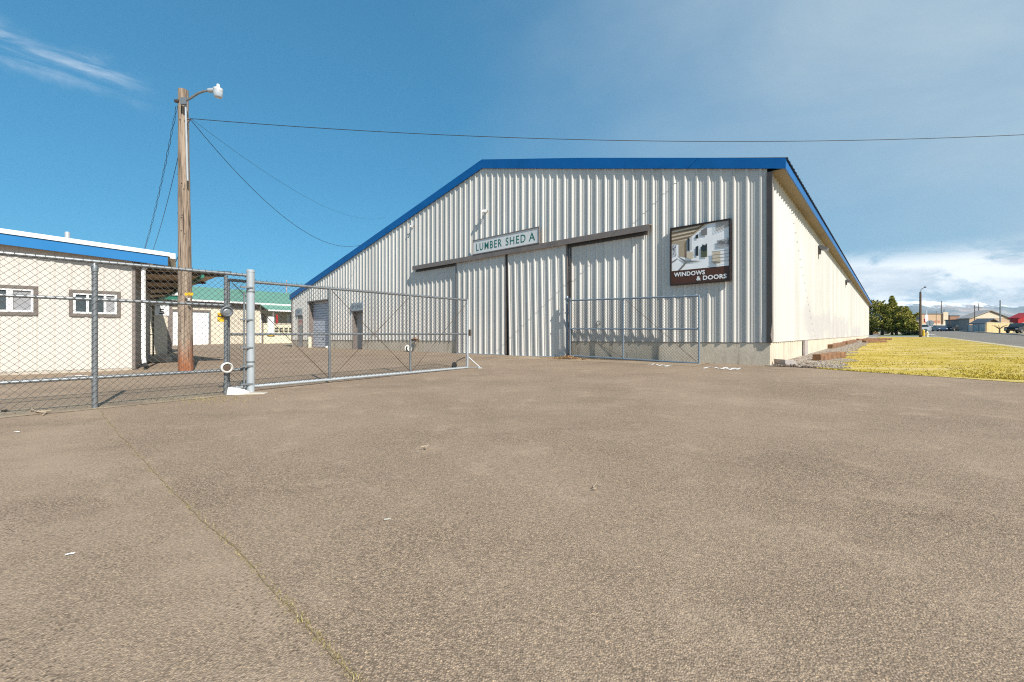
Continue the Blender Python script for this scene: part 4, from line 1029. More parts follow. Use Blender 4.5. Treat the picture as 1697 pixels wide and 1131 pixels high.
ang = math.atan2(D2.y, D2.x); 
rk = random.Random(5)
u, w = V((.9, .25, 0)).normalized(), V((-.2, .5, 0)).normalized()
tp = [(-.16, .0, .0), (.17, .06, .0), (.18, .09, .09), (-.02, .12, .17), (-.17, .1, .2)]
mb.prism([b + V((-.12, -.03, 0)), b + V((.13, .02, 0)), b + V((.125, .04, .09)), b + V((.03, .05, .10)), b + V((-.125, .02, .13))], V((.03, .10, -.05)))
tag(mb.build('white_rock', M['dirty_white'], origin=b, bevel=.015), 'angular white painted rock at the foot of the gate post', 'rock')
b = G(420, 653); mb = MB(); mb.prism([b + V((-.14, -.1, -.03)), b + V((.2, -.04, -.03)), b + V((.16, .13, -.03)), b + V((-.1, .14, -.03))], UP * .045); tag(mb.build('post_footing', M['concrete'], origin=b, bevel=.01), 'flat concrete footing round the gate post', 'footing')
crumple('paper_scrap', G(116, 920), .03, .014, .006, M['sign_white'], 3, 'white paper scrap on the open asphalt left of the weedy seam', 'litter', None, .5)
crumple('paper_scrap', G(642, 862), .035, .02, .004, M['concrete'], 4, 'pale scrap on the asphalt in the middle foreground', 'litter', None, .3)
crumple('paper_scrap', G(28, 717), .045, .022, .01, M['dirty_white'], 6, 'pale torn scrap on the asphalt near the left edge below the fence', 'litter', None, .2)
crumple('paper_scrap', G(127, 624), .35, .12, .03, M['dirty_white'], 8, 'white torn sheet lying against the office footing', 'litter', None, .5)
def twig(px0, py0, px1, py1, lab, seed, r=.006):
    a, b = G(px0, py0), G(px1, py1); mb = MB(); rr = random.Random(seed); pts = []
    for k in range(7):
        p = a.lerp(b, k / 6) + V((rr.uniform(-.02, .02), rr.uniform(-.04, .04), .012 + rr.uniform(0, .02))); pts.append(p)
    mb.tube(pts, [r * (1.2 - .12 * k) for k in range(7)], 6); q = pts[3]; mb.tube([q, q + (b - a) * .2 + V((.0, r * 4, .01)), q + (b - a) * .35 + V((0, r * 7, .012))], [r * .7, r * .6, r * .3], 5)
    tag(mb.build('twig', mat('dead_twig_' + str(seed), (.40, .31, .22), .8), origin=a), lab, 'twig')
twig(2, 684, 16, 682, 'short pale twig under the fence at the left edge', 1, .012); twig(46, 680, 74, 689, 'longer pale twig under the fence left of its post', 2, .014)
twig(985, 815, 998, 813, 'tiny dark twig on the right of the open asphalt', 3, .003); twig(700, 747, 708, 745, 'small dark twig on the asphalt left of centre', 5, .005)
def timber(c, d, L, w, h, lab, seed, tilt=0):
    d = V(d).normalized(); sdv = V((-d.y, d.x, 0)); mb = MB(); rr = random.Random(seed); n = 8; rows = []
    for k in range(n + 1):
        x = (k / n - .5) * L; j = lambda: rr.uniform(-.012, .012)
        ring = [c + d * x + sdv * (-w / 2 + j()) + UP * (0 + abs(j())), c + d * x + sdv * (w / 2 + j()) + UP * abs(j()), c + d * x + sdv * (w / 2 + j()) + UP * (h + j() + tilt * x), c + d * x + sdv * (-w / 2 + j()) + UP * (h + j() + tilt * x)]
        i = len(mb.v); mb.v += ring; rows.append(i)
    for a, b in zip(rows, rows[1:]):
        for q in range(4): l = (q + 1) % 4; mb.f.append((a + q, a + l, b + l, b + q)); mb.m.append(0)
    mb.f.append(tuple(rows[0] + q for q in range(4))); mb.m.append(0); mb.f.append(tuple(rows[-1] + q for q in range(4))); mb.m.append(0)
    return tag(mb.build('timber', M['timber'], origin=c, bevel=.012), lab, 'timber', 'old timbers beside the long wall')
a, b = G(1353, 599), G(1396, 593); timber((a + b) / 2, b - a, (b - a).length * .98, .2, .19, 'heavy reddish timber lying on the gravel nearest the grass edge', 1)
a, b = G(1375, 578.5), G(1397, 573.5); timber((a + b) / 2, b - a, (b - a).length, .25, .2, 'dark timber end-on by the long wall, second from the near corner', 2)
a, b = G(1400, 572), G(1417, 567.5); timber((a + b) / 2, b - a, (b - a).length, .25, .2, 'third timber in the line along the long wall, beyond the dark one', 3)
for k, (x0, y0, x1, y1, lab) in enumerate(((1422, 568.5, 1476, 567.8, 'long dark plank at the front of the low heap at the far wall end'), (1424, 565.5, 1452, 564, 'short plank on the left of the low heap at the far wall end'), (1440, 564.5, 1472, 563.4, 'rearmost plank of the low heap at the far wall end'))):
    a, b = G(x0, y0), G(x1, y1); timber((a + b) / 2, V((1, .25 - .2 * k, 0)), min((b - a).length, 1.9), .28, .16, lab, 10 + k)
b = G(1308, 606); mb = MB(); dd = V((.95, .1, 0)).normalized(); d9 = V((-dd.y, dd.x, 0))
o = thing('concrete_block', b, 'grey concrete building block lying tilted at the shed corner', 'block')
mb.box(b - dd * .18 - d9 * .1 + UP * .03, dd * .3 - UP * .035, d9 * .38, UP * .12 + dd * -.02); mb.build('block_body', M['blk'], o, bevel=.008)
def stones(name, lab, fn, count, rmin, rmax, m, seed, flat=.6):
    mb = MB(); rr = random.Random(seed)
    for k in range(count):
        p = fn(rr); r = rmin + (rmax - rmin) * rr.random() ** 3; i = len(mb.v); a0 = rr.random() * 6.3
        ring = [(math.cos(a0 + q * 1.257) * r * rr.uniform(.7, 1.2), math.sin(a0 + q * 1.257) * r * rr.uniform(.7, 1.2)) for q in range(5)]
        mb.v += [p + V((x, y, -.2 * r)) for x, y in ring] + [p + V((x * .6, y * .6, r * flat * rr.uniform(.7, 1.2))) for x, y in ring]
        for q in range(5): l = (q + 1) % 5; mb.f.append((i + q, i + l, i + 5 + l, i + 5 + q)); mb.m.append(0)
        mb.f.append(tuple(i + 5 + q for q in range(5))); mb.m.append(0)
    return tag(mb.build(name, m, fixn=False), lab, name.replace('_', ' '), None, 'stuff')
def gv(rr):
    s = 12.0 + 40 * rr.random() ** 2.2; n = -2.15 + (gedge(s) + 2.15) * rr.random(); return P(s, n, .014)
stones('gravel', 'loose grey gravel along the foot of the long sunny wall', gv, 3800, .008, .035, M['stone'], 1)
def rub(rr):
    q = G(rr.uniform(1284, 1352), rr.uniform(603, 612)); s, n = sn(q); return P(max(s, edge(n) - .06), n, .01)
stones('rubble', 'dark soil and small broken stones at the shed corner', rub, 160, .015, .06, mat('dark_rubble', (.13, .09, .065), .95, var=.5, vs=9), 2)
def chp(rr):
    x = rr.gauss(938, 20); y = 593.5 + abs(rr.gauss(0, 1.3)) + (x - 938) * .03; q = G(min(max(x, 895), 1000), y); return q + UP * (.02 * math.exp(-((x - 942) / 16) ** 2) * rr.random() * 5 + .004)
def flakes(name, lab, fn, count, l0, l1, m, seed):
    mb = MB(); rr = random.Random(seed)
    for k in range(count):
        p = fn(rr); a = rr.random() * 6.3; L = rr.uniform(l0, l1); w = L * rr.uniform(.2, .4); d = V((math.cos(a), math.sin(a), rr.uniform(-.3, .3))); e = V((-math.sin(a), math.cos(a), rr.uniform(-.4, .4)))
        mb.poly([p - d * L / 2, p + e * w / 2, p + d * L / 2, p - e * w / 2])
    return tag(mb.build(name, m, fixn=False), lab, name.replace('_', ' '), None, 'stuff')
flakes('wood_chips', 'spilled orange brown wood chips below the right sliding door', chp, 1500, .03, .10, M['chip'], 3)
def lf(rr):
    t = rr.uniform(-4.2, 20); q = FW(t, abs(rr.gauss(.05, .12)), 0); q.z = gz(q) + .006; return q
flakes('leaf_litter', 'dry litter and dust collected along the foot of the shed wall', lf, 1600, .015, .05, mat('dry_litter', (.33, .25, .15), .95, var=.3, vs=20), 4)
def fl(rr):
    s = rr.uniform(-4, 2.2); q = FE(s, 0, rr.gauss(-.15, .2)); q.z = gz(q) + .006; return q
flakes('fence_litter', 'dry leaves and bark bits scattered under the chain-link fence', fl, 700, .012, .045, mat('bark_bits', (.34, .25, .18), .95, var=.4, vs=20), 6)
def tufts(name, lab, fn, count, h0, h1, m, seed, wid=.005):
    mb = MB(); rr = random.Random(seed)
    for k in range(count):
        p = fn(rr); a = rr.random() * 6.3; h = rr.uniform(h0, h1); d = V((math.cos(a), math.sin(a), 0)) * wid * (h / h0) ** .5; ln = V((rr.uniform(-.6, .6), rr.uniform(-.6, .6), 0)) * h
        mb.poly([p - d, p + d, p + ln + UP * h])
    return tag(mb.build(name, m, fixn=False), lab, name.replace('_', ' '), None, 'stuff')
def dl(rr):
    s = 11 + 62 * rr.random() ** 2.4; n0 = gedge(max(s, 11.8)); n = n0 + (4.5 - n0) * rr.random()
    if rr.random() < .1: n = n0 - abs(rr.gauss(0, .25))
    s = max(s, edge(n) - .02 + abs(rr.gauss(0, .05))); p = P(s, n, .004)
    if mnoise.noise(V((s * .45 + n * .1, n * 1.1, 4))) + .5 * mnoise.noise(V((s * 1.6, n * 2.2, 8))) < -.02 and rr.random() < .8: return dl(rr)
    return p
tufts('dry_grass', 'short dry yellow grass on the verge beside the long wall', dl, 34000, .010, .032, M['dry_blades'], 5, .006)
seam = [(165, 680), (195, 718), (232, 757), (270, 800), (320, 847), (370, 893), (415, 938), (460, 985), (510, 1040), (552, 1085), (592, 1131), (640, 1190)]
sp = [G(*q) for q in seam]
def sm(rr):
    k = rr.randrange(len(sp) - 1); p = sp[k].lerp(sp[k + 1], rr.random())
    c = mnoise.noise(V((p.x * 3.1, p.y * 3.1, 1)))
    return p + V((rr.gauss(0, .012), rr.gauss(0, .012), .001)) if c > -.05 or rr.random() < .25 else p + V((rr.gauss(0, .006), rr.gauss(0, .006), -.002))
tufts('seam_weeds', 'sparse dry weeds growing along the seam in the asphalt', sm, 1000, .004, .013, M['weed_blades'], 7, .0014)
mb = MB(); prevp = None; rr = random.Random(9); fine = []
for a, b in zip(sp, sp[1:]):
    n = max(3, int((b - a).length / .05))
    for k in range(n): fine.append(a.lerp(b, k / n))
fin0 = list(fine)
for k, p in enumerate(fin0):
    d = (fin0[min(k + 1, len(fin0) - 1)] - fin0[max(k - 1, 0)]).normalized(); e = V((-d.y, d.x, 0)); off = .02 * mnoise.noise(V((k * .11, 0, 0))) + .008 * mnoise.noise(V((k * .5, 3, 0))); w = .0015 + .0035 * abs(mnoise.noise(V((k * .3, 8, 0))))
    fine[k] = (p + e * off, e * w)
for (a, ea), (b, eb) in zip(fine, fine[1:]): mb.poly([a - ea + UP * .003, a + ea + UP * .003, b + eb + UP * .003, b - eb + UP * .003])
mb.build('asphalt_seam', mat('seam_soil', (.20, .15, .085), .95, var=.4, vs=30), fixn=False)['kind'] = 'structure'
def fm(rr):
    q = G(rr.gauss(330, 45), rr.gauss(662, 3)); return q
tufts('fence_weeds', 'patchy mossy weeds at the pavement edge below the fence', fm, 300, .008, .025, M['weed_blades'], 8, .004)
# faded paint lettering on the paving in front of the folded gate
def brush(mb, px_pts, w):
    pts = [G(*q) for q in px_pts]
    for a, b in zip(pts, pts[1:]):
        d = (b - a).normalized(); e = V((-d.y, d.x, 0)) * w; mb.poly([a - e + UP * .009, a + e + UP * .009, b + e + UP * .009, b - e + UP * .009])
def paint(strokes, lab):
    mb = MB()
    for k, (q, w) in enumerate(strokes): brush(mb, q, w)
    c = mb.v[0].copy()
    o = mb.build('painted_lettering', M['paint'], origin=c, fixn=False); tag(o, lab, 'pavement marking', 'worn white letters painted on the paving')
paint([([(1073, 604.8), (1080, 604.9)], .03), ([(1080, 605), (1084, 603.6)], .03), ([(1088, 605.6), (1091, 604.2)], .025), ([(1092, 607), (1097, 605.2), (1103, 605)], .03), ([(1102, 608), (1106, 606.6), (1113, 606), ], .035), ([(1103, 608.2), (1109, 607)], .03)], 'worn white painted letters on the paving left of the gate corner')
paint([([(1166, 611.5), (1174, 609), (1181, 609.4)], .03), ([(1184, 609.4), (1192, 611.6), (1196, 611)], .03), ([(1196, 612.4), (1203, 609.6), (1206, 612)], .035), ([(1209, 614), (1216, 610.6), (1221, 611.6), (1214, 613)], .03), ([(1221, 613.4), (1227, 610.6)], .025)], 'worn white painted letters on the paving right of the gate corner')
# ---------------------------------------------------------------- far side of the street
def leaves(mb, c, r, count, size, rr, squash=.8):
    for _ in range(count):
        while True:
            q = V((rr.uniform(-1, 1), rr.uniform(-1, 1), rr.uniform(-1, 1)))
            if .25 < q.length < 1: break
        p = c + V((q.x * r, q.y * r, q.z * r * squash)); a = V((rr.uniform(-1, 1), rr.uniform(-1, 1), rr.uniform(-.3, .9))).normalized() * size * rr.uniform(.6, 1.4); b = a.cross(V((rr.uniform(-1, 1), rr.uniform(-1, 1), rr.uniform(-1, 1)))).normalized() * size * .38
        mb.poly([p - a * .5, p + b, p + a * .7, p - b])
def evergreen(base, H, R, lab, seed, spire=False, lean=0):
    rr = random.Random(seed); o = thing('evergreen_tree', base, lab, 'tree', 'evergreen trees beyond the shed')
    mb = MB(); mb.tube([base - UP * .2, base + UP * H * .3, base + UP * H * .8], [R * .09 + .06, R * .06 + .04, .03], 8)
    for k in range(10):
        a = rr.random() * 6.3; z = H * rr.uniform(.2, .7); mb.tube([base + UP * z, base + UP * (z + .3) + V((math.cos(a), math.sin(a), .2)) * R * .6], [.05, .02], 5)
    mb.build('trunk', M['bark'], o)
    mb = MB()
    if spire:
        for k in range(46):
            f = (k / 45) ** .8; z = H * (.12 + .86 * f); rad = R * (1 - f) ** .85 + .08
            for q in range(4):
                a = rr.random() * 6.3; c = base + V((math.cos(a), math.sin(a), 0)) * rad * rr.uniform(.45, .95) + UP * z; leaves(mb, c, .12 + rad * .22, 24, .2, rr, .6)
    else:
        for k in range(75):
            a = rr.random() * 6.3; f = rr.random(); zf = .14 + .8 * f; prof = math.sin(min(1, (zf - .02) / .9) * math.pi) ** .6 * (1.08 - .35 * zf)
            d = rr.random() ** .45; c = base + V((math.cos(a), math.sin(a), 0)) * R * prof * d + UP * H * zf * rr.uniform(.9, 1.02); leaves(mb, c, R * rr.uniform(.14, .26), 62, .22, rr, .9)
        for k in range(9):
            a = rr.random() * 6.3; c0 = base + V((math.cos(a), math.sin(a), 0)) * R * .4 + UP * H * .82; dr = V((math.cos(a) * .7, math.sin(a) * .7, .75))
            for q in range(5): leaves(mb, c0 + dr * q * .22, .22 - q * .03, 18, .17, rr, .9)
    mb.build('crown', M['conifer'], o, fixn=False)
evergreen(P(93, -2.6), 6.0, 3.0, 'broad dark evergreen touching the far corner of the shed', 21)
evergreen(P(92, .1), 6.3, 1.6, 'tallest evergreen with a pointed tip beside the far shed corner', 22, True)
evergreen(P(91, .6), 4.6, 1.7, 'lower rounded evergreen below the pointed one', 23)
evergreen(P(95, 1.8), 4.6, 1.8, 'right-hand evergreen of the clump with thin pointed shoots', 24, True)
evergreen(P(90, 2.0), 3.3, 1.5, 'small bushy evergreen at the right foot of the clump', 25)
evergreen(P(91.5, -1.1), 5.2, 2.0, 'rounded evergreen filling the middle of the clump', 27)
evergreen(P(118, -10), 9.4, 2.6, 'dark evergreen just showing above the end of the blue eave', 26, True)
def shrub(name, c, sx, sy, sz, m, lab, cat, seed, dens=60, box=False):
    rr = random.Random(seed); o = thing(name, c, lab, cat); mb = MB()
    for k in range(dens):
        x, y, z = rr.uniform(-1, 1), rr.uniform(-1, 1), rr.uniform(0, 1)
        if not box: x *= (1 - z * .4); 
        leaves(mb, c + D2 * y * sy / 2 + ND * x * sx / 2 + UP * (z * sz * .9 + .05), .16, 26, .11, rr, .8)
    mb.build('foliage', m, o, fixn=False)
    mb = MB()
    for k in range(5): p = c + ND * sx * .3 * rr.uniform(-1, 1); mb.tube([p, p + UP * sz * .6 + V((rr.uniform(-.1, .1), 0, 0))], .03, 5)
    mb.build('stem', M['bark'], o)
shrub('hedge', P(88.5, 2.35), 2.1, .9, .55, M['hedge'], 'low clipped dark hedge on the green lawn beside the street pole', 'hedge', 31, 110, True)
shrub('dry_shrub', P(102, -3.2), 3.0, 1.2, .8, M['shrub'], 'orange tan dry shrub under the evergreens across the driveway', 'shrub', 32, 90)
shrub('bare_bush', at(1545, 140), 4, 2, 2.0, M['bare_twig'], 'bare reddish brown bush at the front of the store with red letters', 'bush', 33, 60)
def lamp_pole(c, h, r, lab, grp, top_arm=False, cross=False, m=None):
    o = thing('street_pole', c, lab, 'utility pole', grp); mb = MB(); mb.tube([c - UP * .2, c + UP * h], [r, r * .7], 10); mb.build('shaft', m or M['bark'], o)
    if top_arm:
        mb = MB(); mb.tube([c + UP * (h - .1), c + UP * (h + .35) + V((.1, 0, 0)), c + UP * (h + .55) + V((.35, -.2, 0))], .04, 6); mb.build('lamp_arm', M['galv'], o)
        mb = MB(); mb.lathe([(.09, 0), (.14, .05), (.06, .16)], c + UP * (h + .5) + V((.38, -.22, 0)), UP, 10); mb.build('lamp_head', M['dark_trim'], o)
    if cross:
        mb = MB(); mb.box(c + UP * (h - 1.2) - V((.9, .05, 0)), V((1.8, 0, 0)), V((0, .1, 0)), UP * .1); mb.build('crossarm', M['bark'], o)
    return o
PG = 'poles along the far street'
q = P(74.5, 2.75); lamp_pole(q, 5.65, .15, 'dark wooden street pole with small lamp at the far end of the verge', PG, True)
for px, Y, ytop, r, lab, m, cr in ((1560, 150, 499, .16, 'tall pole in front of the store with red letters', None, False), (1564.5, 165, 513, .13, 'shorter pole close right of the tall one by the store', None, False), (1551.5, 140, 516, .08, 'thin pole in front of the red store letters', None, False), (1574, 118, 522, .1, 'short pole standing left of the dark pickup', None, False), (1615.2, 100, 506, .09, 'left of two thin poles in front of the tan gabled building', None, False), (1622, 112, 503, .11, 'taller of two thin poles left of the tan gable', None, True), (1657.5, 92, 498, .14, 'tallest right-hand pole standing behind the yellow board fence', M['galv'], False)):
    c = at(px, Y); h = EYE + (HZ - ytop) * Y / F - c.z; lamp_pole(c, h, r, lab, PG, False, cr, m)
# small bare tree by the yellow fence
c = at(1656.5, 70); o = thing('bare_tree', c, 'small bare pruned tree in front of the yellow board fence', 'tree'); mb = MB(); rr = random.Random(4)
mb.tube([c, c + UP * .8], [.1, .08], 8); mb.build('trunk', M['bark'], o); mb = MB()
for a in (-2.8, -2.2, -.9, -.3, .4, 2.7):
    mb.tube([c + UP * .75, c + UP * 1.15 + V((math.cos(a) * .6, math.sin(a) * .3, 0)), c + UP * 1.4 + V((math.cos(a) * 1.2, math.sin(a) * .5, 0))], [.06, .04, .02], 5)
mb.build('limb', M['bark'], o)
c = P(74.2, 3.35); o = thing('fire_hydrant', c, 'yellow fire hydrant beside the dark street pole', 'hydrant')
mb = MB(); mb.lathe([(.17, 0), (.17, .04), (.11, .05), (.11, .5), (.14, .51), (.14, .55), (.11, .6), (.05, .7), (.03, .72), (.03, .78)], c, UP, 14); mb.build('barrel', M['cream'], o, smooth=True)
mb = MB(); mb.lathe([(.06, -.2), (.06, .2)], c + UP * .42, D2, 10); mb.lathe([(.07, 0), (.07, .2)], c + UP * .38, -D2.cross(UP), 10); mb.build('outlet', M['yellow'], o)
c = P(80, 3.9); o = thing('road_sign', c, 'back of an octagonal road sign on a thin post by the hydrant', 'sign')
mb = MB(); mb.tube([c, c + UP * 2.05], .03, 6); mb.build('post', M['galv'], o)
mb = MB(); oc = [c + UP * 1.75 + V((.62, -.5, 0)).normalized() * math.cos(math.pi / 8 + k * math.pi / 4) * .4 + UP * math.sin(math.pi / 8 + k * math.pi / 4) * .4 for k in range(8)]; mb.prism(oc, D2 * .01); mb.build('panel', M['galv_paint'], o)
c = P(79, 3.2); mb = MB(); mb.lathe([(.14, 0), (.14, .7), (.16, .72), (.12, .85), (.03, .9)], c, UP, 12); tag(mb.build('marker_post', M['yellow'], origin=c, smooth=True), 'stubby yellow capped marker post left of the hydrant', 'post')
# buildings
def fbuild(px0, px1, Y0, Y1, ytop, depth, m, lab, name='building', roof=None, gable=None, roofm=None, base_px=None, eave=.3):
    a, b = at(px0, Y0), at(px1, Y1); d = (b - a); d.z = 0; L = d.length; d.normalize(); bk = V((-d.y, d.x, 0)); z0 = min(a.z, b.z) - .3; z1 = EYE + (HZ - ytop) * (Y0 + Y1) / 2 / F
    o = thing(name, V((a.x, a.y, a.z)), lab, 'building', None); A = V((a.x, a.y, z0))
    mb = MB(); h = z1 - z0
    if gable:
        zg = EYE + (HZ - gable) * (Y0 + Y1) / 2 / F - z0
        mb.prism([A, A + d * L, A + d * L + UP * h, A + d * L / 2 + UP * zg, A + UP * h], bk * depth)
    else: mb.box(A, d * L, bk * depth, UP * h)
    mb.build('wall', m, o)
    mb = MB()
    if gable:
        for sgn in (0, 1):
            e = A + UP * h if sgn == 0 else A + d * L + UP * h; r = A + d * L / 2 + UP * zg; oe = (e - r) * (1 + eave / (e - r).length)
            mb.prism([r + UP * .02, r + oe + UP * .02, r + oe + UP * .2, r + UP * .22], bk * (depth + .8)); 
        mb.v = [p - bk * .4 for p in mb.v]
    else: mb.box(A + UP * h - d * .15 - bk * .15, d * (L + .3), bk * (depth + .3), UP * .25)
    mb.build('roof', roofm or M['roof_dark'], o)
    return o, A, d, bk, L, h
tanm = mat('tan_stucco', (.50, .34, .21), .8, var=.08); greym = mat('grey_block_wall', (.27, .25, .24), .8, var=.08); brm = mat('brown_brick', (.30, .16, .10), .85, var=.15)
def opening(o, A, d, bk, x, z, w, h, m, name='window'):
    mb = MB(); mb.box(A + d * x + UP * z - bk * .06, d * w, bk * .05, UP * h); f = mb.build(name, m, o)
    if name == 'window':
        mb = MB(); mb.box(A + d * (x + .08) + UP * (z + .08) - bk * .075, d * (w - .16), bk * .03, UP * (h - .16)); mb.build('pane', M['glass'], f)
o, A, d, bk, L, h = fbuild(1526, 1571, 150, 150, 521, 4, tanm, 'tan flat-roofed store with red letters above its front', 'store_building', roofm=M['brown_trim'])
mb = MB(); letters_like(mb, A + d * 1.6 + UP * (h - 3.0) - bk * .02, d, UP, 8, .75, 14, 41, 0)
mb.build('red_lettering', M['red'], o, fixn=False)
mb = MB(); mb.box(A + d * .9 - bk * 1.2 + UP * (h - 3.9), d * 8.6, bk * 1.2, UP * .2); mb.build('awning', M['white'], o)
for k in range(4): opening(o, A, d, bk, 1.5 + k * 2, .8, 1.5, 1.6, M['white'])
mb = MB(); mb.box(A + d * (L - 1.9) - bk * .3, d * 1.7, bk * .3, UP * (h + .7)); mb.build('corner_pier', mat('cream_pier', (.6, .5, .36), .8), o)
o, A, d, bk, L, h = fbuild(1508, 1526, 150, 150, 531, 4, greym, 'low grey flat-roofed building between the evergreens and the store', 'low_building'); opening(o, A, d, bk, 1, 1, 1.2, 1.1, M['white'])
o, A, d, bk, L, h = fbuild(1573, 1590, 165, 165, 524, 4, brm, 'brown brick building right of the store', 'brick_building'); opening(o, A, d, bk, 1.5, 1.2, 1.4, 1.4, M['white'])
o, A, d, bk, L, h = fbuild(1590, 1599, 190, 190, 529, 3, mat('orange_brick', (.40, .21, .11), .85), 'small orange brown building with white roof edge in the gap', 'small_building', roofm=M['white'])
o, A, d, bk, L, h = fbuild(1606.5, 1673, 108, 108, 528, 2.4, tanm, 'tan gabled hall with pale gable behind the yellow fence', 'gabled_hall', gable=515.5, eave=.4, roofm=mat('grey_shingle', (.27, .26, .255), .8))
mb = MB(); mb.prism([A + UP * h - bk * .05 + d * .3, A + d * (L - .3) + UP * h - bk * .05, A + d * L / 2 + UP * (h + 1.62) - bk * .05], bk * .04); mb.build('gable_panel', mat('pale_gable', (.62, .53, .40), .8), o)
mb = MB(); mb.box(A - d * .06 - bk * .02, d * .05, bk * 2.5, UP * (h - .1)); mb.build('side_shade_panel', greym, o)  # thin grey panel painting the shade on the hall's left wall
for k in range(2): opening(o, A, d, bk, 1.2 + k * 5.4, 1.6, 1.2, 1.2, M['white'])
o, A, d, bk, L, h = fbuild(1591, 1606, 118, 118, 531, 4, greym, 'grey annex along the left of the gabled hall', 'hall_annex')
o, A, d, bk, L, h = fbuild(1632, 1654, 95, 95, 535.5, 2.5, mat('shed_brown', (.2, .12, .08), .8), 'small brown gabled shed roof peeping over the yellow fence', 'garden_shed', gable=529.5, eave=.5); opening(o, A, d, bk, 1, .5, .9, 1.2, M['white'])
o, A, d, bk, L, h = fbuild(1687, 1722, 98, 98, 528, 1.5, M['red'], 'bright red gabled building at the right edge', 'red_building', gable=520, roofm=M['red'], eave=.2); opening(o, A, d, bk, 1, 1, 1, 1.2, M['white'])
o, A, d, bk, L, h = fbuild(1676, 1688, 115, 115, 529, 3, greym, 'grey low building between the gabled hall and the red one', 'grey_building')
# yellow board fence along the street
fa, fb_ = at(1635, 80), at(1678, 83); fd = (fb_ - fa); fd.z = 0; fl_ = fd.length; fd.normalize(); fz = V((fd.y, -fd.x, 0))
o = thing('board_fence', fa, 'pale yellow upright board fence along the far side of the street', 'fence')
mb = MB(); x = 0.0
while x < fl_ - .1: mb.box(fa + fd * x - UP * .1 + fz * (.012 * (int(x / .2) % 2)), fd * .185, fz * .025, UP * 1.95); x += .2
mb.build('boards', mat('yellow_boards', (.62, .48, .25), .8, var=.12), o)
mb = MB(); mb.box(fa - fz * .06 + UP * 1.5, fd * fl_, fz * .05, UP * .09); mb.build('rail', mat('fence_rail', (.5, .4, .2), .8), o)
mb = MB(); mb.box(fa - fz * .05 + UP * 1.86 - fd * .1, fd * (fl_ + .2), fz * .12, UP * .07); mb.build('cap', M['cream'], o)
ga_, gb_ = at(1604, 98), at(1633, 88); fd = (gb_ - ga_); fd.z = 0; fl_ = fd.length; fd.normalize(); fz = V((fd.y, -fd.x, 0))
o = thing('metal_fence', ga_, 'pale blue grey sheet metal fence left of the yellow boards', 'fence'); mb = MB(); x = 0.0
while x < fl_: mb.box(ga_ + fd * x - UP * .1 + fz * (.03 * (int(x / .25) % 2)), fd * .25, fz * .02, UP * 1.55); x += .25
mb.build('sheet', mat('blue_grey_sheet', (.40, .46, .48), .6), o)
for f in (0, .33, .66, 1):
    mb = MB(); mb.box(ga_ + fd * fl_ * f + fz * .05 - UP * .1, fd * .08, fz * .06, UP * 1.65); mb.build('post', M['galv'], o)
# pylon sign by the store
c = at(1535.5, 118); o = thing('pylon_sign', c, 'tall slim white pylon sign left of the store letters', 'sign'); hh = EYE + (HZ - 514) * 118 / F - c.z
mb = MB(); mb.tube([c, c + UP * hh], .09, 8); mb.build('post', M['white'], o); mb = MB(); mb.box(c + UP * (hh - 3.2) - V((.45, .1, 0)), V((.8, 0, 0)), V((0, .15, 0)), UP * 1.9); mb.build('panel', M['white'], o); mb = MB(); mb.box(c + UP * (hh - 3.4) - V((.7, .12, 0)), V((.25, 0, 0)), V((0, .15, 0)), UP * 1.0); mb.build('red_panel', M['red'], o)
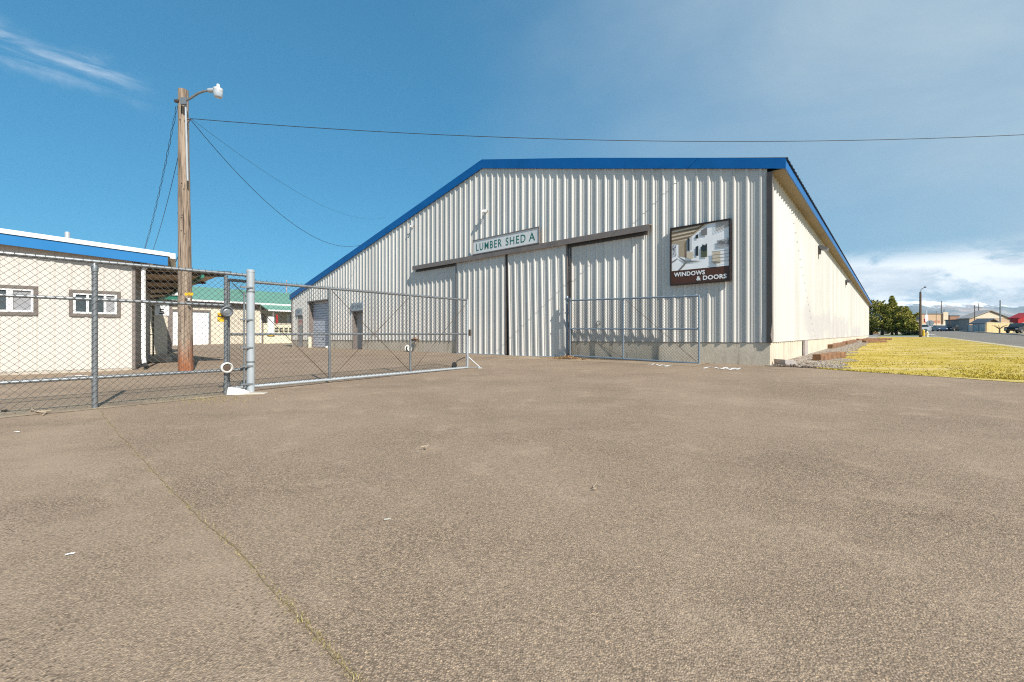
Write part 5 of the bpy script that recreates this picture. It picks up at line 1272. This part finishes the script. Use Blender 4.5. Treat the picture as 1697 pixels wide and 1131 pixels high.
# vehicles
def car(loc, yaw, kind, paint_, lab, cat, scale=1.0):
    o = thing(kind, V(loc), lab, cat, 'vehicles parked along the far street')
    ORG[o.name] = V((0, 0, 0))
    prof = {'parked_car': [(-2.1, .3), (2.15, .3), (2.2, .6), (1.9, .82), (1.0, .92), (.45, 1.38), (-.9, 1.42), (-1.6, .98), (-2.15, .92), (-2.2, .55)],
            'sport_utility_vehicle': [(-2.25, .38), (2.25, .38), (2.3, .75), (2.15, 1.02), (1.1, 1.1), (.55, 1.68), (-1.95, 1.74), (-2.25, 1.15), (-2.3, .6)],
            'pickup_truck': [(-2.7, .45), (2.6, .45), (2.65, .85), (2.5, 1.1), (1.4, 1.16), (.9, 1.75), (-.5, 1.78), (-.65, 1.15), (-2.7, 1.15)],
            'van': [(-2.5, .35), (2.5, .35), (2.55, .8), (2.3, 1.05), (1.9, 1.2), (1.3, 2.05), (-2.45, 2.1), (-2.5, .6)]}[kind]
    w = .9; mb = MB(); mb.prism([V((x, -w, z)) for x, z in prof], V((0, 2 * w, 0))); body = mb.build('body', paint_, o, bevel=.06)
    top = max(z for _, z in prof); belt = .95 if top < 1.5 else 1.12
    cab = [(x, z) for x, z in prof if z > belt - .02]
    xs = [x for x, z in cab if z > belt + .2]; x0, x1 = min(xs), max(xs)
    mb = MB()
    for sgn in (-1, 1):
        y = sgn * (w + .004); xm = (x0 + x1) / 2
        for a, b in ((x0 + .06, xm - .04), (xm + .04, x1 - .02)): mb.poly([V((a - (.2 if a < xm - .3 and kind == 'parked_car' else 0), y, belt + .05)), V((b + (.28 if b > xm + .2 else 0), y, belt + .05)), V((b, y, top - .1)), V((a, y, top - .1))])
    mb.build('side_window', M['glass'], o)
    mb = MB()
    f = [(x, z) for x, z in prof]; i = max(range(len(f)), key=lambda k: (f[k][1] > belt + .2, f[k][0])); a, b = f[i], f[i - 1]
    nrm = V((b[1] - a[1], 0, -(b[0] - a[0]))); nrm = (nrm if nrm.x > 0 else -nrm).normalized() * .006
    mb.poly([V((a[0] * .92 + b[0] * .08, -.76, a[1] * .92 + b[1] * .08)) + nrm, V((a[0] * .92 + b[0] * .08, .76, a[1] * .92 + b[1] * .08)) + nrm, V((a[0] * .1 + b[0] * .9, .8, a[1] * .1 + b[1] * .9)) + nrm, V((a[0] * .1 + b[0] * .9, -.8, a[1] * .1 + b[1] * .9)) + nrm]); mb.build('windscreen', M['glass'], o)
    xr = prof[-1][0]; mb = MB(); xb = min(x for x, z in prof if z > belt + .2); mb.box(V((xb - (.12 if kind != 'pickup_truck' else .02), -.7, belt + .08)), V((.02, 0, 0)), V((0, 1.4, 0)), UP * (top - belt - .25)); mb.build('rear_window', M['glass'], o)
    wx = 1.35 if kind in ('parked_car', 'sport_utility_vehicle') else 1.65; wr = .33 if kind == 'parked_car' else .38
    for x in (-wx, wx):
        for y in (-1, 1):
            c = V((x, y * (w - .1), wr)); mb = MB(); mb.lathe([(wr * .6, -.11), (wr, -.1), (wr, .1), (wr * .6, .11)], c, V((0, 1, 0)), 16); wl = mb.build('wheel', M['tyre'], o)
            mb = MB(); mb.lathe([(wr * .6, -.115), (wr * .6, .115)], c, V((0, 1, 0)), 12); mb.build('rim', M['galv'], wl)
    xf, xr = max(x for x, z in prof), min(x for x, z in prof)
    for y in (-1, 1):
        mb = MB(); mb.box(V((xf - .05, y * .68 - .15, .62)), V((.07, 0, 0)), V((0, .3, 0)), UP * .14); mb.build('headlight', M['sign_white'], o)
        mb = MB(); mb.box(V((xr - .02, y * .72 - .1, .75)), V((.05, 0, 0)), V((0, .2, 0)), UP * .22); mb.build('tail_light', M['red'], o)
    o.rotation_euler = (0, 0, yaw); return o
cw, cb, cn, cbl = (mat('white_car_paint', (.8, .8, .8), .25), mat('black_car_paint', (.012, .013, .018), .2), mat('navy_car_paint', (.03, .06, .12), .25), mat('silver_car_paint', (.5, .53, .56), .3, metal=.4))
YD = math.atan2(D2.y, D2.x)
car(at(1689, 73), YD + 2.6, 'sport_utility_vehicle', cb, 'black sport utility vehicle parked at the right edge by the red building', 'car')
car(at(1556.5, 108), YD + 3.4, 'parked_car', cn, 'dark blue car parked in front of the store', 'car')
car(at(1567, 122), YD + 2.3, 'parked_car', cw, 'white car parked just right of the dark blue one', 'car')
car(at(1581, 118), YD + 2.6, 'pickup_truck', cb, 'black pickup truck beside the brick building', 'pickup truck')
car(at(1594, 125), YD + 1.9, 'van', cw, 'white van at the end of the street by the grey annex', 'van')
car(at(1489, 78), YD + 1.4, 'van', cw, 'white van half hidden behind the evergreens', 'van')
car(at(1518, 92), YD + 1.6, 'sport_utility_vehicle', cw, 'white sport utility vehicle just left of the dark street pole', 'car')
car(at(1441, 104), YD + 1.5, 'parked_car', cbl, 'silver car just showing past the shed corner in the parking lot', 'car')
car(at(1537, 128), YD + 1.9, 'parked_car', cw, 'white car parked under the pylon sign', 'car')
# ---------------------------------------------------------------- air
hz_ = MB(); hz_.box(V((-5900, -5900, -90)), V((11800, 0, 0)), V((0, 11800, 0)), UP * 640)
m = bpy.data.materials.new('air'); m.use_nodes = True; nt = m.node_tree
for n in list(nt.nodes):
    if n.type != 'OUTPUT_MATERIAL': nt.nodes.remove(n)
pv = nt.nodes.new('ShaderNodeVolumePrincipled'); pv.inputs['Color'].default_value = (.52, .77, 1, 1); pv.inputs['Density'].default_value = .00006; pv.inputs['Anisotropy'].default_value = 0
nt.links.new(pv.outputs[0], nt.nodes['Material Output'].inputs['Volume'])
HAZE = True
if HAZE: tag(hz_.build('haze', m), kind='stuff')
# ---------------------------------------------------------------- light
EL = 42.0; L2 = V((-.56, .83, 0)).normalized()
sun = bpy.data.lights.new('sun', 'SUN'); sun.energy = 4.6; sun.angle = math.radians(.5); sun.color = (1, .955, .88)
so_ = bpy.data.objects.new('sun', sun); COL.objects.link(so_)
ray = V((L2.x * math.cos(math.radians(EL)), L2.y * math.cos(math.radians(EL)), -math.sin(math.radians(EL))))
so_.rotation_euler = ray.to_track_quat('-Z', 'Y').to_euler(); so_.location = (10, -10, 30)
wd = bpy.data.worlds.new('World'); scene.world = wd; wd.use_nodes = True; nt = wd.node_tree
bg = nt.nodes['Background']; sky = nt.nodes.new('ShaderNodeTexSky'); sky.sky_type = 'NISHITA'; sky.sun_disc = False
sky.sun_elevation = math.radians(EL); sky.sun_rotation = math.atan2(-L2.x, -L2.y); sky.air_density = 1.0; sky.dust_density = .6; sky.ozone_density = 1.6; sky.altitude = 800
bg.inputs['Strength'].default_value = .12
tc = nt.nodes.new('ShaderNodeTexCoord'); sx = nt.nodes.new('ShaderNodeSeparateXYZ'); nt.links.new(tc.outputs['Generated'], sx.inputs[0])
def MM(op, a, b=0, c=0):
    q = nt.nodes.new('ShaderNodeMath'); q.operation = op
    for i, x in enumerate((a, b, c)):
        if isinstance(x, (int, float)): q.inputs[i].default_value = x
        else: nt.links.new(x, q.inputs[i])
    return q.outputs[0]
def SS(x, a, b):
    q = nt.nodes.new('ShaderNodeMapRange'); q.interpolation_type = 'SMOOTHSTEP'; q.inputs['From Min'].default_value = a; q.inputs['From Max'].default_value = b; nt.links.new(x, q.inputs['Value']); return q.outputs[0]
az = MM('ARCTAN2', sx.outputs['X'], sx.outputs['Y']); el = MM('ARCSINE', sx.outputs['Z'])
cb_ = nt.nodes.new('ShaderNodeCombineXYZ'); nt.links.new(az, cb_.inputs[0]); nt.links.new(el, cb_.inputs[1])
def WN(scale, det, ro, sc, dist=0, rot=0, loc=(0, 0, 0)):
    mp = nt.nodes.new('ShaderNodeMapping'); mp.inputs['Scale'].default_value = sc; mp.inputs['Rotation'].default_value = (0, 0, rot); mp.inputs['Location'].default_value = loc; nt.links.new(cb_.outputs[0], mp.inputs['Vector'])
    n = nt.nodes.new('ShaderNodeTexNoise'); n.inputs['Scale'].default_value = scale; n.inputs['Detail'].default_value = det; n.inputs['Roughness'].default_value = ro; n.inputs['Distortion'].default_value = dist; nt.links.new(mp.outputs[0], n.inputs['Vector']); return n.outputs['Fac']
# low cumulus bank on the right, veil above it, one cirrus wisp high on the left
bank = MM('MULTIPLY', SS(WN(9, 10, .62, (1, 2.6, 1), .4, 0, (.3, .11, 0)), .34, .5), MM('MULTIPLY', SS(el, .16, .11), SS(az, .5, .66)))
bankb = MM('MULTIPLY', MM('MULTIPLY', SS(el, .17, .03), SS(az, .45, .85)), .55)
veil = MM('MULTIPLY', MM('MULTIPLY', MM('MULTIPLY_ADD', SS(WN(2.2, 7, .6, (1, 2.2, 1), .5, .5), .30, .75), .35, .80), SS(MM('ADD', MM('ADD', az, MM('MULTIPLY', el, .25)), MM('MULTIPLY', MM('SUBTRACT', WN(1.6, 4, .6, (1, 1.6, 1), .4, .4, (2, 1, 0)), .5), .55)), -.1, 1.05)), .70)
# wisp axis
c0 = math.atan2(-1.19, 1), math.atan(.70 / math.hypot(1, 1.19)); c1 = math.atan2(-.86, 1), math.atan(.565 / math.hypot(1, .86))
dx, dy = c1[0] - c0[0], c1[1] - c0[1]; ll = math.hypot(dx, dy); dx /= ll; dy /= ll
ua = MM('ADD', MM('MULTIPLY', MM('SUBTRACT', az, c0[0]), dx), MM('MULTIPLY', MM('SUBTRACT', el, c0[1]), dy)); va = MM('ADD', MM('MULTIPLY', MM('SUBTRACT', az, c0[0]), -dy), MM('MULTIPLY', MM('SUBTRACT', el, c0[1]), dx))
vw = MM('ABSOLUTE', MM('ADD', va, MM('MULTIPLY', MM('SUBTRACT', WN(5, 5, .6, (1, 1, 1)), .5), .12)))
wisp = MM('MULTIPLY', MM('MULTIPLY', SS(vw, .042, .0), MM('MULTIPLY', SS(ua, ll * 1.25, ll * .5), SS(ua, -.5, -.1))), SS(WN(11, 8, .65, (.7, 3.5, 1), .6, math.atan2(dy, dx) + .15), .36, .75))
def BG(fac, a, b):
    n = nt.nodes.new('ShaderNodeMix'); n.data_type = 'RGBA'; nt.links.new(fac, n.inputs[0]); nt.links.new(a, n.inputs[6])
    if isinstance(b, tuple): n.inputs[7].default_value = (*b, 1)
    else: nt.links.new(b, n.inputs[7])
    return n.outputs[2]
hs = nt.nodes.new('ShaderNodeHueSaturation'); hs.inputs['Saturation'].default_value = 1.0; hs.inputs['Hue'].default_value = .5; nt.links.new(sky.outputs[0], hs.inputs['Color'])
gm = nt.nodes.new('ShaderNodeGamma'); gm.inputs['Gamma'].default_value = .5; nt.links.new(hs.outputs[0], gm.inputs['Color'])
tn = nt.nodes.new('ShaderNodeMix'); tn.data_type = 'RGBA'; tn.blend_type = 'MULTIPLY'; tn.inputs[0].default_value = 1; nt.links.new(gm.outputs[0], tn.inputs[6]); tn.inputs[7].default_value = (.36, 1.2, 1.70, 1)
col = BG(veil, tn.outputs[2], (3.3, 4.0, 4.4))
col = BG(bankb, col, (4.4, 4.9, 5.3))
shade = nt.nodes.new('ShaderNodeMix'); shade.data_type = 'RGBA'; nt.links.new(SS(WN(9, 7, .6, (1, 2.4, 1), .3, 0, (.05, .06, 0)), .4, .65), shade.inputs[0]); shade.inputs[6].default_value = (6.7, 7.0, 7.2, 1); shade.inputs[7].default_value = (4.6, 5.1, 5.6, 1)
col = BG(bank, col, shade.outputs[2])
col = BG(MM('MULTIPLY', wisp, .5), col, (5.6, 6.0, 6.4))
nt.links.new(col, bg.inputs['Color'])
# ---------------------------------------------------------------- camera
cam = bpy.data.cameras.new('camera'); co = bpy.data.objects.new('camera', cam); COL.objects.link(co)
cam.sensor_width = 36; cam.sensor_fit = 'HORIZONTAL'; cam.lens = F / 1697 * 36; cam.shift_y = -(565.5 - HZ) / 1697; cam.clip_start = .05; cam.clip_end = 20000
co.location = (0, 0, EYE); co.rotation_euler = (math.pi / 2, 0, 0)
scene.camera = co
scene.cycles.use_denoising = False; scene.cycles.adaptive_threshold = .003; scene.cycles.filter_width = 1.15; scene.cycles.volume_bounces = 0; scene.cycles.sample_clamp_indirect = 4
vs = scene.view_settings; scene.display_settings.display_device = 'sRGB'; vs.view_transform = 'Standard'; vs.look = 'None'; vs.exposure = .5; vs.gamma = 1
